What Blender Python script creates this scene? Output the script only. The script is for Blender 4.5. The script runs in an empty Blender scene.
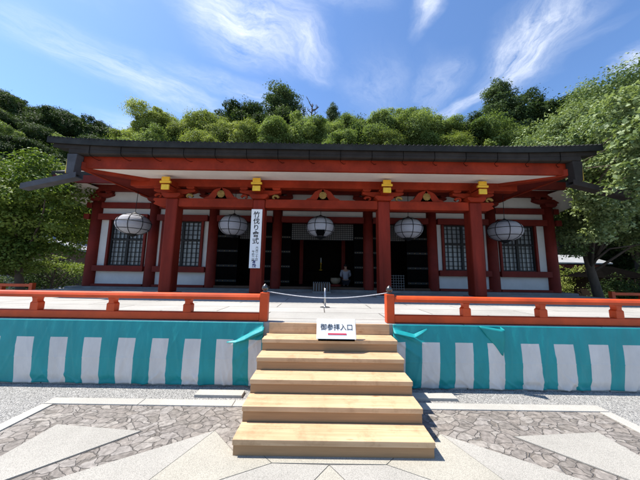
import bpy, bmesh, math, random
import numpy as np
from mathutils import Vector, Matrix

rad = math.radians
scene = bpy.context.scene
COL = scene.collection

# ------------------------------------------------------------------ helpers
def world_of(o):
    v = Vector((0, 0, 0))
    while o is not None:
        v += o.location
        o = o.parent
    return v

def tag(o, label=None, cat=None, group=None, kind=None):
    if label: o['label'] = label
    if cat: o['category'] = cat
    if group: o['group'] = group
    if kind: o['kind'] = kind
    return o

def empty(name, loc, label=None, cat=None, group=None):
    o = bpy.data.objects.new(name, None)
    o.empty_display_size = 0.2
    o.location = loc
    COL.objects.link(o)
    return tag(o, label, cat, group)

def copy_tree(o, parent=None):
    c = o.copy()
    COL.objects.link(c)
    if parent is not None: c.parent = parent
    for ch in list(o.children): copy_tree(ch, c)
    return c

class MB:
    """collects shapes (world coordinates) and links them as ONE mesh object"""
    def __init__(s):
        s.v = []; s.f = []; s.m = []
    def add(s, vs, fs, mi=0):
        n = len(s.v)
        s.v += [tuple(v) for v in vs]
        s.f += [tuple(i + n for i in f) for f in fs]
        s.m += [mi] * len(fs)
        return s
    def box(s, x0, x1, y0, y1, z0, z1, mi=0, M=None):
        vs = [(x0,y0,z0),(x1,y0,z0),(x1,y1,z0),(x0,y1,z0),(x0,y0,z1),(x1,y0,z1),(x1,y1,z1),(x0,y1,z1)]
        if M is not None: vs = [M @ Vector(v) for v in vs]
        return s.add(vs, [(3,2,1,0),(4,5,6,7),(0,1,5,4),(1,2,6,5),(2,3,7,6),(3,0,4,7)], mi)
    def prism(s, pts, axis, a, b, mi=0):
        """polygon pts (p,q) pushed along axis from a to b; axis 'y': (p,q)=(x,z); 'x': (y,z); 'z': (x,y)"""
        def P(p, q, t):
            return {'y': (p, t, q), 'x': (t, p, q), 'z': (p, q, t)}[axis]
        n = len(pts)
        vs = [P(p, q, a) for p, q in pts] + [P(p, q, b) for p, q in pts]
        fs = [tuple(range(n))[::-1], tuple(range(n, 2*n))]
        fs += [(i, (i+1) % n, n + (i+1) % n, n + i) for i in range(n)]
        return s.add(vs, fs, mi)
    def tube(s, pts, rs, n=8, mi=0, cap=True):
        pts = [Vector(p) for p in pts]
        if not isinstance(rs, (list, tuple)): rs = [rs] * len(pts)
        rings = []
        ref = None
        for i, p in enumerate(pts):
            d = (pts[min(i+1, len(pts)-1)] - pts[max(i-1, 0)])
            d = d.normalized() if d.length > 1e-9 else Vector((0, 0, 1))
            if ref is None:
                ref = Vector((1, 0, 0)) if abs(d.x) < .8 else Vector((0, 1, 0))
            a = (ref - d * ref.dot(d)).normalized(); ref = a
            b = d.cross(a)
            rings.append([p + (a * math.cos(2*math.pi*k/n) + b * math.sin(2*math.pi*k/n)) * rs[i] for k in range(n)])
        vs = [v for r in rings for v in r]
        fs = []
        for i in range(len(pts) - 1):
            for k in range(n):
                fs.append((i*n+k, i*n+(k+1) % n, (i+1)*n+(k+1) % n, (i+1)*n+k))
        if cap:
            fs.append(tuple(range(n))[::-1]); fs.append(tuple((len(pts)-1)*n + k for k in range(n)))
        return s.add(vs, fs, mi)
    def lathe(s, c, prof, n=16, mi=0, sx=1, sy=1):
        vs = []; fs = []
        for (r, z) in prof:
            for k in range(n):
                a = 2*math.pi*k/n
                vs.append((c[0] + r*math.cos(a)*sx, c[1] + r*math.sin(a)*sy, c[2] + z))
        for i in range(len(prof)-1):
            for k in range(n):
                fs.append((i*n+k, i*n+(k+1) % n, (i+1)*n+(k+1) % n, (i+1)*n+k))
        fs.append(tuple(range(n))[::-1]); fs.append(tuple((len(prof)-1)*n + k for k in range(n)))
        return s.add(vs, fs, mi)
    def build(s, name, mats, parent=None, smooth=False, bevel=0, fix=True):
        off = world_of(parent) if parent is not None else Vector((0, 0, 0))
        me = bpy.data.meshes.new(name)
        me.from_pydata([(v[0]-off.x, v[1]-off.y, v[2]-off.z) for v in s.v], [], s.f)
        for m in (mats if isinstance(mats, (list, tuple)) else [mats]): me.materials.append(m)
        me.polygons.foreach_set('material_index', s.m)
        if smooth: me.polygons.foreach_set('use_smooth', [True]*len(s.f))
        if fix:
            bm = bmesh.new(); bm.from_mesh(me)
            bmesh.ops.recalc_face_normals(bm, faces=bm.faces); bm.to_mesh(me); bm.free()
        o = bpy.data.objects.new(name, me)
        COL.objects.link(o)
        if parent is not None: o.parent = parent
        if bevel:
            md = o.modifiers.new('bevel', 'BEVEL'); md.width = bevel; md.segments = 2
            md.limit_method = 'ANGLE'; md.angle_limit = rad(40); md.harden_normals = False
        return o

def origin_to(o, p):
    """moves a top-level mesh's origin to p without moving its shape"""
    p = Vector(p)
    o.data.transform(Matrix.Translation(-p)); o.location = p
    return o

# ------------------------------------------------------------------ materials
def nodes_of(m):
    m.use_nodes = True
    nt = m.node_tree
    return nt, nt.nodes, nt.links

def mat(name, col, rough=.6, var=.15, scale=3., bump=0., bscale=60., spec=.3, metal=0., stretch=(1,1,1), grime=0.):
    m = bpy.data.materials.new(name)
    nt, N, L = nodes_of(m)
    b = N['Principled BSDF']
    tc = N.new('ShaderNodeTexCoord'); mp = N.new('ShaderNodeMapping')
    mp.inputs['Scale'].default_value = stretch
    L.new(tc.outputs['Object'], mp.inputs['Vector'])
    nz = N.new('ShaderNodeTexNoise'); nz.inputs['Scale'].default_value = scale; nz.inputs['Detail'].default_value = 6
    nz.inputs['Roughness'].default_value = .6
    L.new(mp.outputs[0], nz.inputs['Vector'])
    rp = N.new('ShaderNodeValToRGB')
    c = Vector(col)
    lo = c * (1 - var); hi = c * (1 + var)
    rp.color_ramp.elements[0].position = .3; rp.color_ramp.elements[1].position = .7
    rp.color_ramp.elements[0].color = (*lo, 1); rp.color_ramp.elements[1].color = (*hi, 1)
    L.new(nz.outputs['Fac'], rp.inputs['Fac'])
    out = rp.outputs['Color']
    if grime > 0:
        n2 = N.new('ShaderNodeTexNoise'); n2.inputs['Scale'].default_value = scale*.35; n2.inputs['Detail'].default_value = 8
        n2.inputs['Roughness'].default_value = .7
        L.new(mp.outputs[0], n2.inputs['Vector'])
        r2 = N.new('ShaderNodeValToRGB'); r2.color_ramp.elements[0].position = .42; r2.color_ramp.elements[1].position = .62
        r2.color_ramp.elements[0].color = (1-grime, 1-grime, 1-grime, 1); r2.color_ramp.elements[1].color = (1, 1, 1, 1)
        L.new(n2.outputs['Fac'], r2.inputs['Fac'])
        mx = N.new('ShaderNodeMix'); mx.data_type = 'RGBA'; mx.blend_type = 'MULTIPLY'; mx.inputs['Factor'].default_value = 1
        L.new(out, mx.inputs['A']); L.new(r2.outputs['Color'], mx.inputs['B']); out = mx.outputs['Result']
    L.new(out, b.inputs['Base Color'])
    b.inputs['Roughness'].default_value = rough
    b.inputs['Metallic'].default_value = metal
    b.inputs['Specular IOR Level'].default_value = spec
    if bump:
        n3 = N.new('ShaderNodeTexNoise'); n3.inputs['Scale'].default_value = bscale; n3.inputs['Detail'].default_value = 4
        L.new(mp.outputs[0], n3.inputs['Vector'])
        bp = N.new('ShaderNodeBump'); bp.inputs['Strength'].default_value = bump; bp.inputs['Distance'].default_value = .01
        L.new(n3.outputs['Fac'], bp.inputs['Height']); L.new(bp.outputs[0], b.inputs['Normal'])
    return m

def granite(name, col, speck=.35, joints=None, rough=.8):
    """pale granite with fine dark specks; joints=(w,h) adds a grid of thin joints"""
    m = mat(name, col, rough, .06, 1.3, grime=.16)
    nt, N, L = nodes_of(m); b = N['Principled BSDF']
    src = b.inputs['Base Color'].links[0].from_socket
    tc = [n for n in N if n.type == 'TEX_COORD'][0]
    v = N.new('ShaderNodeTexNoise'); v.inputs['Scale'].default_value = 190; v.inputs['Detail'].default_value = 3
    L.new(tc.outputs['Object'], v.inputs['Vector'])
    r = N.new('ShaderNodeValToRGB'); r.color_ramp.elements[0].position = .36; r.color_ramp.elements[1].position = .56
    g = 1 - speck
    r.color_ramp.elements[0].color = (g, g, g*.98, 1); r.color_ramp.elements[1].color = (1.06, 1.05, 1.03, 1)
    L.new(v.outputs['Fac'], r.inputs['Fac'])
    mx = N.new('ShaderNodeMix'); mx.data_type = 'RGBA'; mx.blend_type = 'MULTIPLY'; mx.inputs['Factor'].default_value = 1
    L.new(src, mx.inputs['A']); L.new(r.outputs['Color'], mx.inputs['B'])
    out = mx.outputs['Result']
    if joints:
        br = N.new('ShaderNodeTexBrick'); br.offset = .5; br.inputs['Scale'].default_value = 1
        br.inputs['Brick Width'].default_value = joints[0]; br.inputs['Row Height'].default_value = joints[1]
        br.inputs['Mortar Size'].default_value = .010; br.inputs['Mortar Smooth'].default_value = .2; br.inputs['Bias'].default_value = 0
        br.inputs['Color1'].default_value = (1, 1, 1, 1); br.inputs['Color2'].default_value = (.86, .86, .85, 1)
        br.inputs['Mortar'].default_value = (.20, .185, .17, 1)
        L.new(tc.outputs['Object'], br.inputs['Vector'])
        m2 = N.new('ShaderNodeMix'); m2.data_type = 'RGBA'; m2.blend_type = 'MULTIPLY'; m2.inputs['Factor'].default_value = 1
        L.new(out, m2.inputs['A']); L.new(br.outputs['Color'], m2.inputs['B']); out = m2.outputs['Result']
    L.new(out, b.inputs['Base Color'])
    bp = N.new('ShaderNodeBump'); bp.inputs['Strength'].default_value = .25; bp.inputs['Distance'].default_value = .004
    L.new(v.outputs['Fac'], bp.inputs['Height']); L.new(bp.outputs[0], b.inputs['Normal'])
    return m

def crazy_paving():
    m = bpy.data.materials.new('crazy_paving_stone')
    nt, N, L = nodes_of(m); b = N['Principled BSDF']
    tc = N.new('ShaderNodeTexCoord')
    w = N.new('ShaderNodeTexNoise'); w.inputs['Scale'].default_value = 2.6; w.inputs['Detail'].default_value = 5
    L.new(tc.outputs['Object'], w.inputs['Vector'])
    ad = N.new('ShaderNodeVectorMath'); ad.operation = 'MULTIPLY_ADD'
    ad.inputs[1].default_value = (.34, .34, 0)
    L.new(w.outputs['Color'], ad.inputs[0]); L.new(tc.outputs['Object'], ad.inputs[2])
    mp = N.new('ShaderNodeMapping'); mp.inputs['Scale'].default_value = (8.0, 11.5, 0); mp.inputs['Rotation'].default_value = (0, 0, .25)
    L.new(ad.outputs[0], mp.inputs['Vector'])
    e = N.new('ShaderNodeTexVoronoi'); e.feature = 'DISTANCE_TO_EDGE'; e.inputs['Scale'].default_value = 1
    c = N.new('ShaderNodeTexVoronoi'); c.feature = 'F1'; c.inputs['Scale'].default_value = 1
    for n in (e, c): L.new(mp.outputs[0], n.inputs['Vector'])
    sep = N.new('ShaderNodeSeparateColor'); L.new(c.outputs['Color'], sep.inputs[0])
    cr = N.new('ShaderNodeValToRGB'); el = cr.color_ramp.elements
    el[0].position = 0; el[0].color = (.17, .152, .132, 1); el[1].position = 1; el[1].color = (.27, .247, .217, 1)
    for p, q in ((.3, (.195, .175, .157, 1)), (.55, (.215, .19, .165, 1)), (.8, (.24, .22, .20, 1))):
        k = el.new(p); k.color = q
    L.new(sep.outputs[0], cr.inputs['Fac'])
    g = N.new('ShaderNodeTexNoise'); g.inputs['Scale'].default_value = 22; g.inputs['Detail'].default_value = 8; g.inputs['Roughness'].default_value = .7
    L.new(tc.outputs['Object'], g.inputs['Vector'])
    gr = N.new('ShaderNodeValToRGB'); gr.color_ramp.elements[0].position = .3; gr.color_ramp.elements[1].position = .68
    gr.color_ramp.elements[0].color = (.5, .48, .46, 1); gr.color_ramp.elements[1].color = (1.4, 1.38, 1.35, 1)
    L.new(g.outputs['Fac'], gr.inputs['Fac'])
    mx = N.new('ShaderNodeMix'); mx.data_type = 'RGBA'; mx.blend_type = 'MULTIPLY'; mx.inputs['Factor'].default_value = 1
    L.new(cr.outputs[0], mx.inputs['A']); L.new(gr.outputs[0], mx.inputs['B'])
    jr = N.new('ShaderNodeMapRange'); jr.interpolation_type = 'SMOOTHSTEP'
    jr.inputs['From Min'].default_value = .008; jr.inputs['From Max'].default_value = .045
    jn = N.new('ShaderNodeTexNoise'); jn.inputs['Scale'].default_value = 7; jn.inputs['Detail'].default_value = 5
    L.new(tc.outputs['Object'], jn.inputs['Vector'])
    ja = N.new('ShaderNodeMath'); ja.operation = 'MULTIPLY_ADD'; ja.inputs[1].default_value = .16; ja.inputs[2].default_value = -.075
    L.new(jn.outputs['Fac'], ja.inputs[0])
    jb = N.new('ShaderNodeMath'); jb.operation = 'ADD'; L.new(ja.outputs[0], jb.inputs[0]); L.new(e.outputs['Distance'], jb.inputs[1])
    L.new(jb.outputs[0], jr.inputs['Value'])
    m2 = N.new('ShaderNodeMix'); m2.data_type = 'RGBA'
    m2.inputs['A'].default_value = (.125, .108, .09, 1)
    L.new(jr.outputs[0], m2.inputs['Factor']); L.new(mx.outputs['Result'], m2.inputs['B'])
    L.new(m2.outputs['Result'], b.inputs['Base Color'])
    h = N.new('ShaderNodeMath'); h.operation = 'MULTIPLY_ADD'; h.inputs[1].default_value = .35
    L.new(g.outputs['Fac'], h.inputs[0]); L.new(jr.outputs[0], h.inputs[2])
    bp = N.new('ShaderNodeBump'); bp.inputs['Strength'].default_value = .9; bp.inputs['Distance'].default_value = .012
    L.new(h.outputs[0], bp.inputs['Height']); L.new(bp.outputs[0], b.inputs['Normal'])
    b.inputs['Roughness'].default_value = .85
    return m

def gravel_mat():
    m = bpy.data.materials.new('grey_gravel')
    nt, N, L = nodes_of(m); b = N['Principled BSDF']
    tc = N.new('ShaderNodeTexCoord')
    v = N.new('ShaderNodeTexVoronoi'); v.inputs['Scale'].default_value = 105
    L.new(tc.outputs['Object'], v.inputs['Vector'])
    sep = N.new('ShaderNodeSeparateColor'); L.new(v.outputs['Color'], sep.inputs[0])
    cr = N.new('ShaderNodeValToRGB'); el = cr.color_ramp.elements
    el[0].color = (.15, .145, .135, 1); el[1].color = (.50, .48, .44, 1); el[1].position = 1
    L.new(sep.outputs[0], cr.inputs['Fac'])
    dm = N.new('ShaderNodeMapRange'); dm.inputs['From Min'].default_value = .2; dm.inputs['From Max'].default_value = .75
    dm.inputs['To Min'].default_value = 1; dm.inputs['To Max'].default_value = .35
    L.new(v.outputs['Distance'], dm.inputs['Value'])
    L.new(cr.outputs[0], b.inputs['Base Color'])
    bp = N.new('ShaderNodeBump'); bp.inputs['Strength'].default_value = 1; bp.inputs['Distance'].default_value = .012
    L.new(dm.outputs[0], bp.inputs['Height']); L.new(bp.outputs[0], b.inputs['Normal'])
    b.inputs['Roughness'].default_value = .9
    return m

def wood_mat():
    m = bpy.data.materials.new('pale_cypress_wood')
    nt, N, L = nodes_of(m); b = N['Principled BSDF']
    tc = N.new('ShaderNodeTexCoord'); mp = N.new('ShaderNodeMapping'); mp.inputs['Scale'].default_value = (1.1, 26, 26)
    L.new(tc.outputs['Object'], mp.inputs['Vector'])
    n = N.new('ShaderNodeTexNoise'); n.inputs['Scale'].default_value = 1.6; n.inputs['Detail'].default_value = 6; n.inputs['Distortion'].default_value = .4
    L.new(mp.outputs[0], n.inputs['Vector'])
    r = N.new('ShaderNodeValToRGB'); el = r.color_ramp.elements
    el[0].position = .25; el[0].color = (.48, .305, .17, 1); el[1].position = .75; el[1].color = (.64, .445, .27, 1)
    L.new(n.outputs['Fac'], r.inputs['Fac'])
    n2 = N.new('ShaderNodeTexNoise'); n2.inputs['Scale'].default_value = 2.2; n2.inputs['Detail'].default_value = 5
    L.new(tc.outputs['Object'], n2.inputs['Vector'])
    r2 = N.new('ShaderNodeValToRGB'); r2.color_ramp.elements[0].position = .3; r2.color_ramp.elements[1].position = .65
    r2.color_ramp.elements[0].color = (.86, .83, .79, 1); r2.color_ramp.elements[1].color = (1.04, 1.04, 1.03, 1)
    L.new(n2.outputs['Fac'], r2.inputs['Fac'])
    mx = N.new('ShaderNodeMix'); mx.data_type = 'RGBA'; mx.blend_type = 'MULTIPLY'; mx.inputs['Factor'].default_value = 1
    L.new(r.outputs[0], mx.inputs['A']); L.new(r2.outputs[0], mx.inputs['B'])
    L.new(mx.outputs['Result'], b.inputs['Base Color'])
    kv = N.new('ShaderNodeTexVoronoi'); kv.inputs['Scale'].default_value = 1
    km = N.new('ShaderNodeMapping'); km.inputs['Scale'].default_value = (2.3, 7.5, 7.5); L.new(tc.outputs['Object'], km.inputs['Vector']); L.new(km.outputs[0], kv.inputs['Vector'])
    kr = N.new('ShaderNodeValToRGB'); kr.color_ramp.elements[0].position = .03; kr.color_ramp.elements[1].position = .12
    kr.color_ramp.elements[0].color = (.62, .52, .42, 1); kr.color_ramp.elements[1].color = (1, 1, 1, 1); L.new(kv.outputs['Distance'], kr.inputs['Fac'])
    sn = N.new('ShaderNodeTexNoise'); sn.inputs['Scale'].default_value = 5.5; sn.inputs['Detail'].default_value = 9; sn.inputs['Roughness'].default_value = .75; L.new(tc.outputs['Object'], sn.inputs['Vector'])
    sr = N.new('ShaderNodeValToRGB'); sr.color_ramp.elements[0].position = .36; sr.color_ramp.elements[1].position = .5
    sr.color_ramp.elements[0].color = (.80, .77, .74, 1); sr.color_ramp.elements[1].color = (1, 1, 1, 1); L.new(sn.outputs['Fac'], sr.inputs['Fac'])
    for q in (kr, sr):
        m3 = N.new('ShaderNodeMix'); m3.data_type = 'RGBA'; m3.blend_type = 'MULTIPLY'; m3.inputs['Factor'].default_value = 1
        L.new(b.inputs['Base Color'].links[0].from_socket, m3.inputs['A']); L.new(q.outputs[0], m3.inputs['B']); L.new(m3.outputs['Result'], b.inputs['Base Color'])
    b.inputs['Roughness'].default_value = .55; b.inputs['Specular IOR Level'].default_value = .3
    bp = N.new('ShaderNodeBump'); bp.inputs['Strength'].default_value = .12; bp.inputs['Distance'].default_value = .004
    L.new(n.outputs['Fac'], bp.inputs['Height']); L.new(bp.outputs[0], b.inputs['Normal'])
    return m

def leaf_mat(name, c0, c1, trans=.3, rough=.5):
    m = bpy.data.materials.new(name)
    nt, N, L = nodes_of(m); b = N['Principled BSDF']; out = N['Material Output']
    a = N.new('ShaderNodeAttribute'); a.attribute_name = 'tint'
    r = N.new('ShaderNodeValToRGB'); r.color_ramp.elements[0].color = (*c0, 1); r.color_ramp.elements[1].color = (*c1, 1)
    L.new(a.outputs['Fac'], r.inputs['Fac']); L.new(r.outputs[0], b.inputs['Base Color'])
    b.inputs['Roughness'].default_value = rough; b.inputs['Specular IOR Level'].default_value = .16
    t = N.new('ShaderNodeBsdfTranslucent')
    mx = N.new('ShaderNodeMix'); mx.data_type = 'RGBA'; mx.blend_type = 'MULTIPLY'; mx.inputs['Factor'].default_value = 1
    mx.inputs['B'].default_value = (1.25, 1.3, .6, 1); L.new(r.outputs[0], mx.inputs['A'])
    L.new(mx.outputs['Result'], t.inputs['Color'])
    ms = N.new('ShaderNodeMixShader'); ms.inputs['Fac'].default_value = trans
    L.new(b.outputs[0], ms.inputs[1]); L.new(t.outputs[0], ms.inputs[2]); L.new(ms.outputs[0], out.inputs['Surface'])
    return m

M = dict(
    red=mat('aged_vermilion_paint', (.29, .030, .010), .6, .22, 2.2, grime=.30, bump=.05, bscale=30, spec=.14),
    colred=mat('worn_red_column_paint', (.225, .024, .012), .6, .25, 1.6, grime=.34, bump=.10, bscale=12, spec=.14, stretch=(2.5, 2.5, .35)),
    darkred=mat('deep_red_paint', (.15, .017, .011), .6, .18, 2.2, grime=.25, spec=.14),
    rail=mat('bright_vermilion_paint', (.62, .075, .014), .5, .16, 2.2, grime=.24, spec=.3, bump=.08, bscale=25),
    plaster=mat('white_plaster', (.54, .53, .51), .85, .06, 1.2, grime=.16, bump=.06),
    soffit=mat('white_soffit_boards', (.86, .81, .74), .8, .06, 2, grime=.08),
    roof=mat('dark_copper_bark_roof', (.026, .026, .022), .8, .3, 4, grime=.35, bump=.3, bscale=40),
    gutter=mat('dark_grey_metal', (.040, .034, .030), .75, .2, 3, grime=.3, spec=.12),
    pipe=mat('bluish_grey_metal', (.085, .085, .092), .65, .2, 3, grime=.3, spec=.2),
    gold=mat('gilded_metal', (.85, .50, .05), .4, .12, 6, metal=.55),
    oldgold=mat('dull_gilded_carving', (.26, .17, .05), .55, .25, 12, metal=.35),
    black=mat('black_lacquer', (.0035, .0032, .003), .8, .2, 3, spec=.0),
    lattice=mat('dark_lattice_wood', (.010, .010, .010), .6, .2, 3),
    pane=mat('pale_window_pane', (.16, .175, .185), .25, .2, 1.4, spec=.6),
    ranma=mat('pale_transom_board', (.20, .195, .185), .8, .1, 3),
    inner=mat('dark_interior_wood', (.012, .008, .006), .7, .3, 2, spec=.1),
    stone=mat('podium_stone', (.20, .195, .19), .85, .15, 3, grime=.25, bump=.2),
    platform=granite('platform_granite', (.46, .445, .415), .25, (1.9, .62)),
    slab=granite('pale_granite_slab', (.385, .365, .325), .34),
    slabwarm=granite('warm_granite_slab', (.40, .375, .315), .34),
    border=granite('border_granite', (.46, .44, .395), .3),
    joint=mat('joint_mortar', (.13, .12, .105), .9, .2, 20),
    crazy=crazy_paving(), gravel=gravel_mat(), wood=wood_mat(),
    woodshade=mat('shaded_riser_wood', (.335, .20, .10), .6, .14, 1.5, stretch=(1, 20, 20)),  # stair wood darkened, shade below the tread edges put into the riser colour
    white=mat('white_curtain_cloth', (.66, .62, .575), .6, .05, 3, grime=.12, bump=.35, bscale=13, stretch=(1.6, 1, .8)),
    teal=mat('teal_curtain_cloth', (.010, .26, .265), .5, .10, 3, spec=.35, bump=.35, bscale=13, stretch=(1.6, 1, .8)),
    paper=mat('lantern_paper', (.35, .35, .375), .7, .05, 5),
    signwhite=mat('white_sign_board', (.82, .82, .80), .5, .02, 3),
    ink=mat('black_ink', (.012, .012, .014), .6, .05, 3),
    blueink=mat('dark_blue_ink', (.02, .03, .14), .6, .05, 3),
    redink=mat('red_ink', (.62, .02, .06), .6, .05, 3),
    steel=mat('brushed_steel', (.42, .42, .42), .3, .1, 8, metal=.9),
    knob=mat('dark_bronze_knob', (.10, .10, .095), .3, .2, 10, metal=.8),
    rope=mat('white_rope', (.55, .55, .56), .8, .3, 60),
    bark=mat('grey_brown_bark', (.085, .066, .050), .9, .35, 5, bump=.6, bscale=25, stretch=(1, 1, .3)),
    soil=mat('hill_ground_cover', (.030, .042, .014), .95, .4, 1.2, bump=.5, bscale=3),
    tile=mat('pale_grey_roof_tiles', (.36, .37, .38), .6, .15, 2, grime=.2),
    timber=mat('weathered_brown_timber', (.075, .042, .024), .7, .25, 3),
    wallstone=mat('grey_stone_blocks', (.24, .235, .225), .85, .2, 2, grime=.3, bump=.3),
    skin=mat('skin', (.45, .26, .18), .55, .05, 8),
    shirt=mat('pale_lavender_shirt', (.34, .33, .38), .8, .06, 8),
    trousers=mat('dark_trousers', (.02, .02, .028), .8, .1, 8),
    hair=mat('black_hair', (.012, .010, .009), .5, .2, 30),
    cushion=mat('beige_bowl', (.26, .20, .13), .5, .1, 8),
)

nt_, N_, L_ = nodes_of(M['paper'])
tc_ = N_.new('ShaderNodeTexCoord'); wv = N_.new('ShaderNodeTexWave'); wv.bands_direction = 'Z'; wv.inputs['Scale'].default_value = 9; wv.inputs['Distortion'].default_value = .3
L_.new(tc_.outputs['Object'], wv.inputs['Vector'])
bp_ = N_.new('ShaderNodeBump'); bp_.inputs['Strength'].default_value = .5; bp_.inputs['Distance'].default_value = .012
L_.new(wv.outputs['Fac'], bp_.inputs['Height']); L_.new(bp_.outputs[0], N_['Principled BSDF'].inputs['Normal'])

# ------------------------------------------------------------------ camera, light, sky
cam = bpy.data.cameras.new('camera'); co = bpy.data.objects.new('camera', cam); COL.objects.link(co)
cam.sensor_width = 36; cam.lens = 13.5; cam.clip_end = 2000; cam.clip_start = .05
t, r = rad(7.0), rad(.85)
R0 = Vector((1, 0, 0)); F0 = Vector((0, math.cos(t), math.sin(t))); U0 = Vector((0, -math.sin(t), math.cos(t)))
R2 = R0*math.cos(r) + U0*math.sin(r); U2 = U0*math.cos(r) - R0*math.sin(r)
mw = Matrix((R2, U2, -F0)).transposed().to_4x4(); mw.translation = (-.1, 0, 1.55)
co.matrix_world = mw
scene.camera = co

SUN = Vector((-.55, .08, 1.0)).normalized()
sl = bpy.data.lights.new('sun', 'SUN'); so = bpy.data.objects.new('sun', sl); COL.objects.link(so)
sl.energy = 4.2; sl.angle = rad(.53); sl.color = (1, .955, .89)
so.rotation_euler = SUN.to_track_quat('Z', 'Y').to_euler(); so.location = (-20, 5, 40)

wd = bpy.data.worlds.new('World'); scene.world = wd; wd.use_nodes = True
nt = wd.node_tree; N = nt.nodes; L = nt.links
bg = N['Background']; bg.inputs['Strength'].default_value = .095
sky = N.new('ShaderNodeTexSky'); sky.sky_type = 'NISHITA'; sky.sun_disc = False
sky.sun_elevation = math.asin(SUN.z); sky.sun_rotation = math.atan2(SUN.x, SUN.y)
sky.altitude = 300; sky.air_density = 1.15; sky.dust_density = .7; sky.ozone_density = 4.0
tc = N.new('ShaderNodeTexCoord')
sp = N.new('ShaderNodeSeparateXYZ'); L.new(tc.outputs['Generated'], sp.inputs[0])
def vmath(op, *a):
    n = N.new('ShaderNodeMath'); n.operation = op; n.use_clamp = False
    for i, x in enumerate(a):
        if isinstance(x, (int, float)): n.inputs[i].default_value = x
        else: L.new(x, n.inputs[i])
    return n.outputs[0]
zc = vmath('MAXIMUM', sp.outputs['Z'], .02)
px = vmath('DIVIDE', sp.outputs['X'], zc); py = vmath('DIVIDE', sp.outputs['Y'], zc)
cb = N.new('ShaderNodeCombineXYZ'); L.new(px, cb.inputs[0]); L.new(py, cb.inputs[1])
P = cb.outputs[0]
# slow warp so that the cirrus edges are frayed
wn = N.new('ShaderNodeTexNoise'); wn.inputs['Scale'].default_value = 3.4; wn.inputs['Detail'].default_value = 6
L.new(P, wn.inputs['Vector'])
wa = N.new('ShaderNodeVectorMath'); wa.operation = 'MULTIPLY_ADD'; wa.inputs[1].default_value = (.26, .26, 0)
L.new(wn.outputs['Color'], wa.inputs[0]); L.new(P, wa.inputs[2])
wo = N.new('ShaderNodeVectorMath'); wo.operation = 'SUBTRACT'; wo.inputs[1].default_value = (.13, .13, 0)
L.new(wa.outputs[0], wo.inputs[0]); PW = wo.outputs[0]
def streak(a, b, width, amount, fine, seed):
    """one cirrus band in the cloud layer from a to b, combed along its own direction"""
    ax, ay = a; bx, by = b
    cx, cy = (ax+bx)/2, (ay+by)/2; ln = math.hypot(bx-ax, by-ay); ang = math.atan2(by-ay, bx-ax)
    s = N.new('ShaderNodeVectorMath'); s.operation = 'SUBTRACT'; s.inputs[1].default_value = (cx, cy, 0); L.new(PW, s.inputs[0])
    q = N.new('ShaderNodeVectorRotate'); q.rotation_type = 'Z_AXIS'; q.inputs['Angle'].default_value = -ang
    L.new(s.outputs[0], q.inputs['Vector'])
    e = N.new('ShaderNodeVectorMath'); e.operation = 'MULTIPLY'; e.inputs[1].default_value = (2/ln, 2/width, 0); L.new(q.outputs[0], e.inputs[0])
    l = N.new('ShaderNodeVectorMath'); l.operation = 'LENGTH'; L.new(e.outputs[0], l.inputs[0])
    mr = N.new('ShaderNodeMapRange'); mr.interpolation_type = 'SMOOTHSTEP'
    mr.inputs['From Min'].default_value = 1.1; mr.inputs['From Max'].default_value = 0
    L.new(l.outputs['Value'], mr.inputs['Value'])
    k = N.new('ShaderNodeVectorMath'); k.operation = 'MULTIPLY_ADD'; k.inputs[1].default_value = (2.4, 6.0, 1); k.inputs[2].default_value = (seed, seed*1.7, 0)
    L.new(q.outputs[0], k.inputs[0])
    n = N.new('ShaderNodeTexNoise'); n.inputs['Scale'].default_value = fine; n.inputs['Detail'].default_value = 10; n.inputs['Roughness'].default_value = .70
    n.inputs['Distortion'].default_value = .12
    L.new(k.outputs[0], n.inputs['Vector'])
    nr = N.new('ShaderNodeMapRange'); nr.inputs['From Min'].default_value = .30; nr.inputs['From Max'].default_value = .74
    L.new(n.outputs['Fac'], nr.inputs['Value'])
    return vmath('MULTIPLY', vmath('MULTIPLY', mr.outputs[0], nr.outputs[0]), amount)
bands = [
    ((-1.5, .72), (-.45, 1.62), .46, .62, 1.3, 1.), ((-.95, 1.0), (-.1, 1.45), .22, .4, 1.6, 2.),
    ((-.62, .72), (.02, 1.02), .60, 1.15, 1.4, 3.), ((-.25, .7), (.06, 1.2), .30, .8, 1.4, 4.),
    ((.36, .62), (.44, .98), .13, .8, 1.5, 5.), ((.80, .60), (1.04, 1.34), .46, 1.15, 1.4, 6.),
    ((1.2, .8), (.62, 1.75), .16, .75, 1.5, 7.), ((1.32, .98), (1.6, 1.0), .2, .9, 1.5, 8.),
    ((.1, .95), (.5, 1.5), .5, .28, 1.2, 9.), ((-1.7, 1.5), (-.5, 2.2), .7, .95, .8, 10.), ((.3, 1.6), (.95, 2.0), .3, .5, 1.0, 11.),
    ((-1.15, .62), (-.62, .78), .22, .38, 1.6, 21.), ((-.2, .62), (.3, .8), .25, .5, 1.5, 22.), ((.5, .95), (.75, 1.5), .3, .35, 1.4, 23.), ((-.55, 1.2), (.1, 1.7), .4, .4, 1.2, 24.), ((1.05, .6), (1.5, .75), .22, .6, 1.5, 25.), ((-.9, 1.5), (.2, 2.1), .5, .45, 1., 26.),
    ((-2.4, -.6), (-.8, -.9), .5, .8, 1., 12.), ((.5, -1.2), (1.8, -.3), .5, .9, 1., 13.), ((-.6, -2.), (.9, -1.8), .5, .7, 1., 14.)]
acc = None
for bnd in bands:
    v = streak(*bnd); acc = v if acc is None else vmath('MAXIMUM', acc, v)
acc = vmath('MINIMUM', acc, .92)
mx = N.new('ShaderNodeMix'); mx.data_type = 'RGBA'
CLOUD = mx
L.new(acc, mx.inputs['Factor']); 
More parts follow.
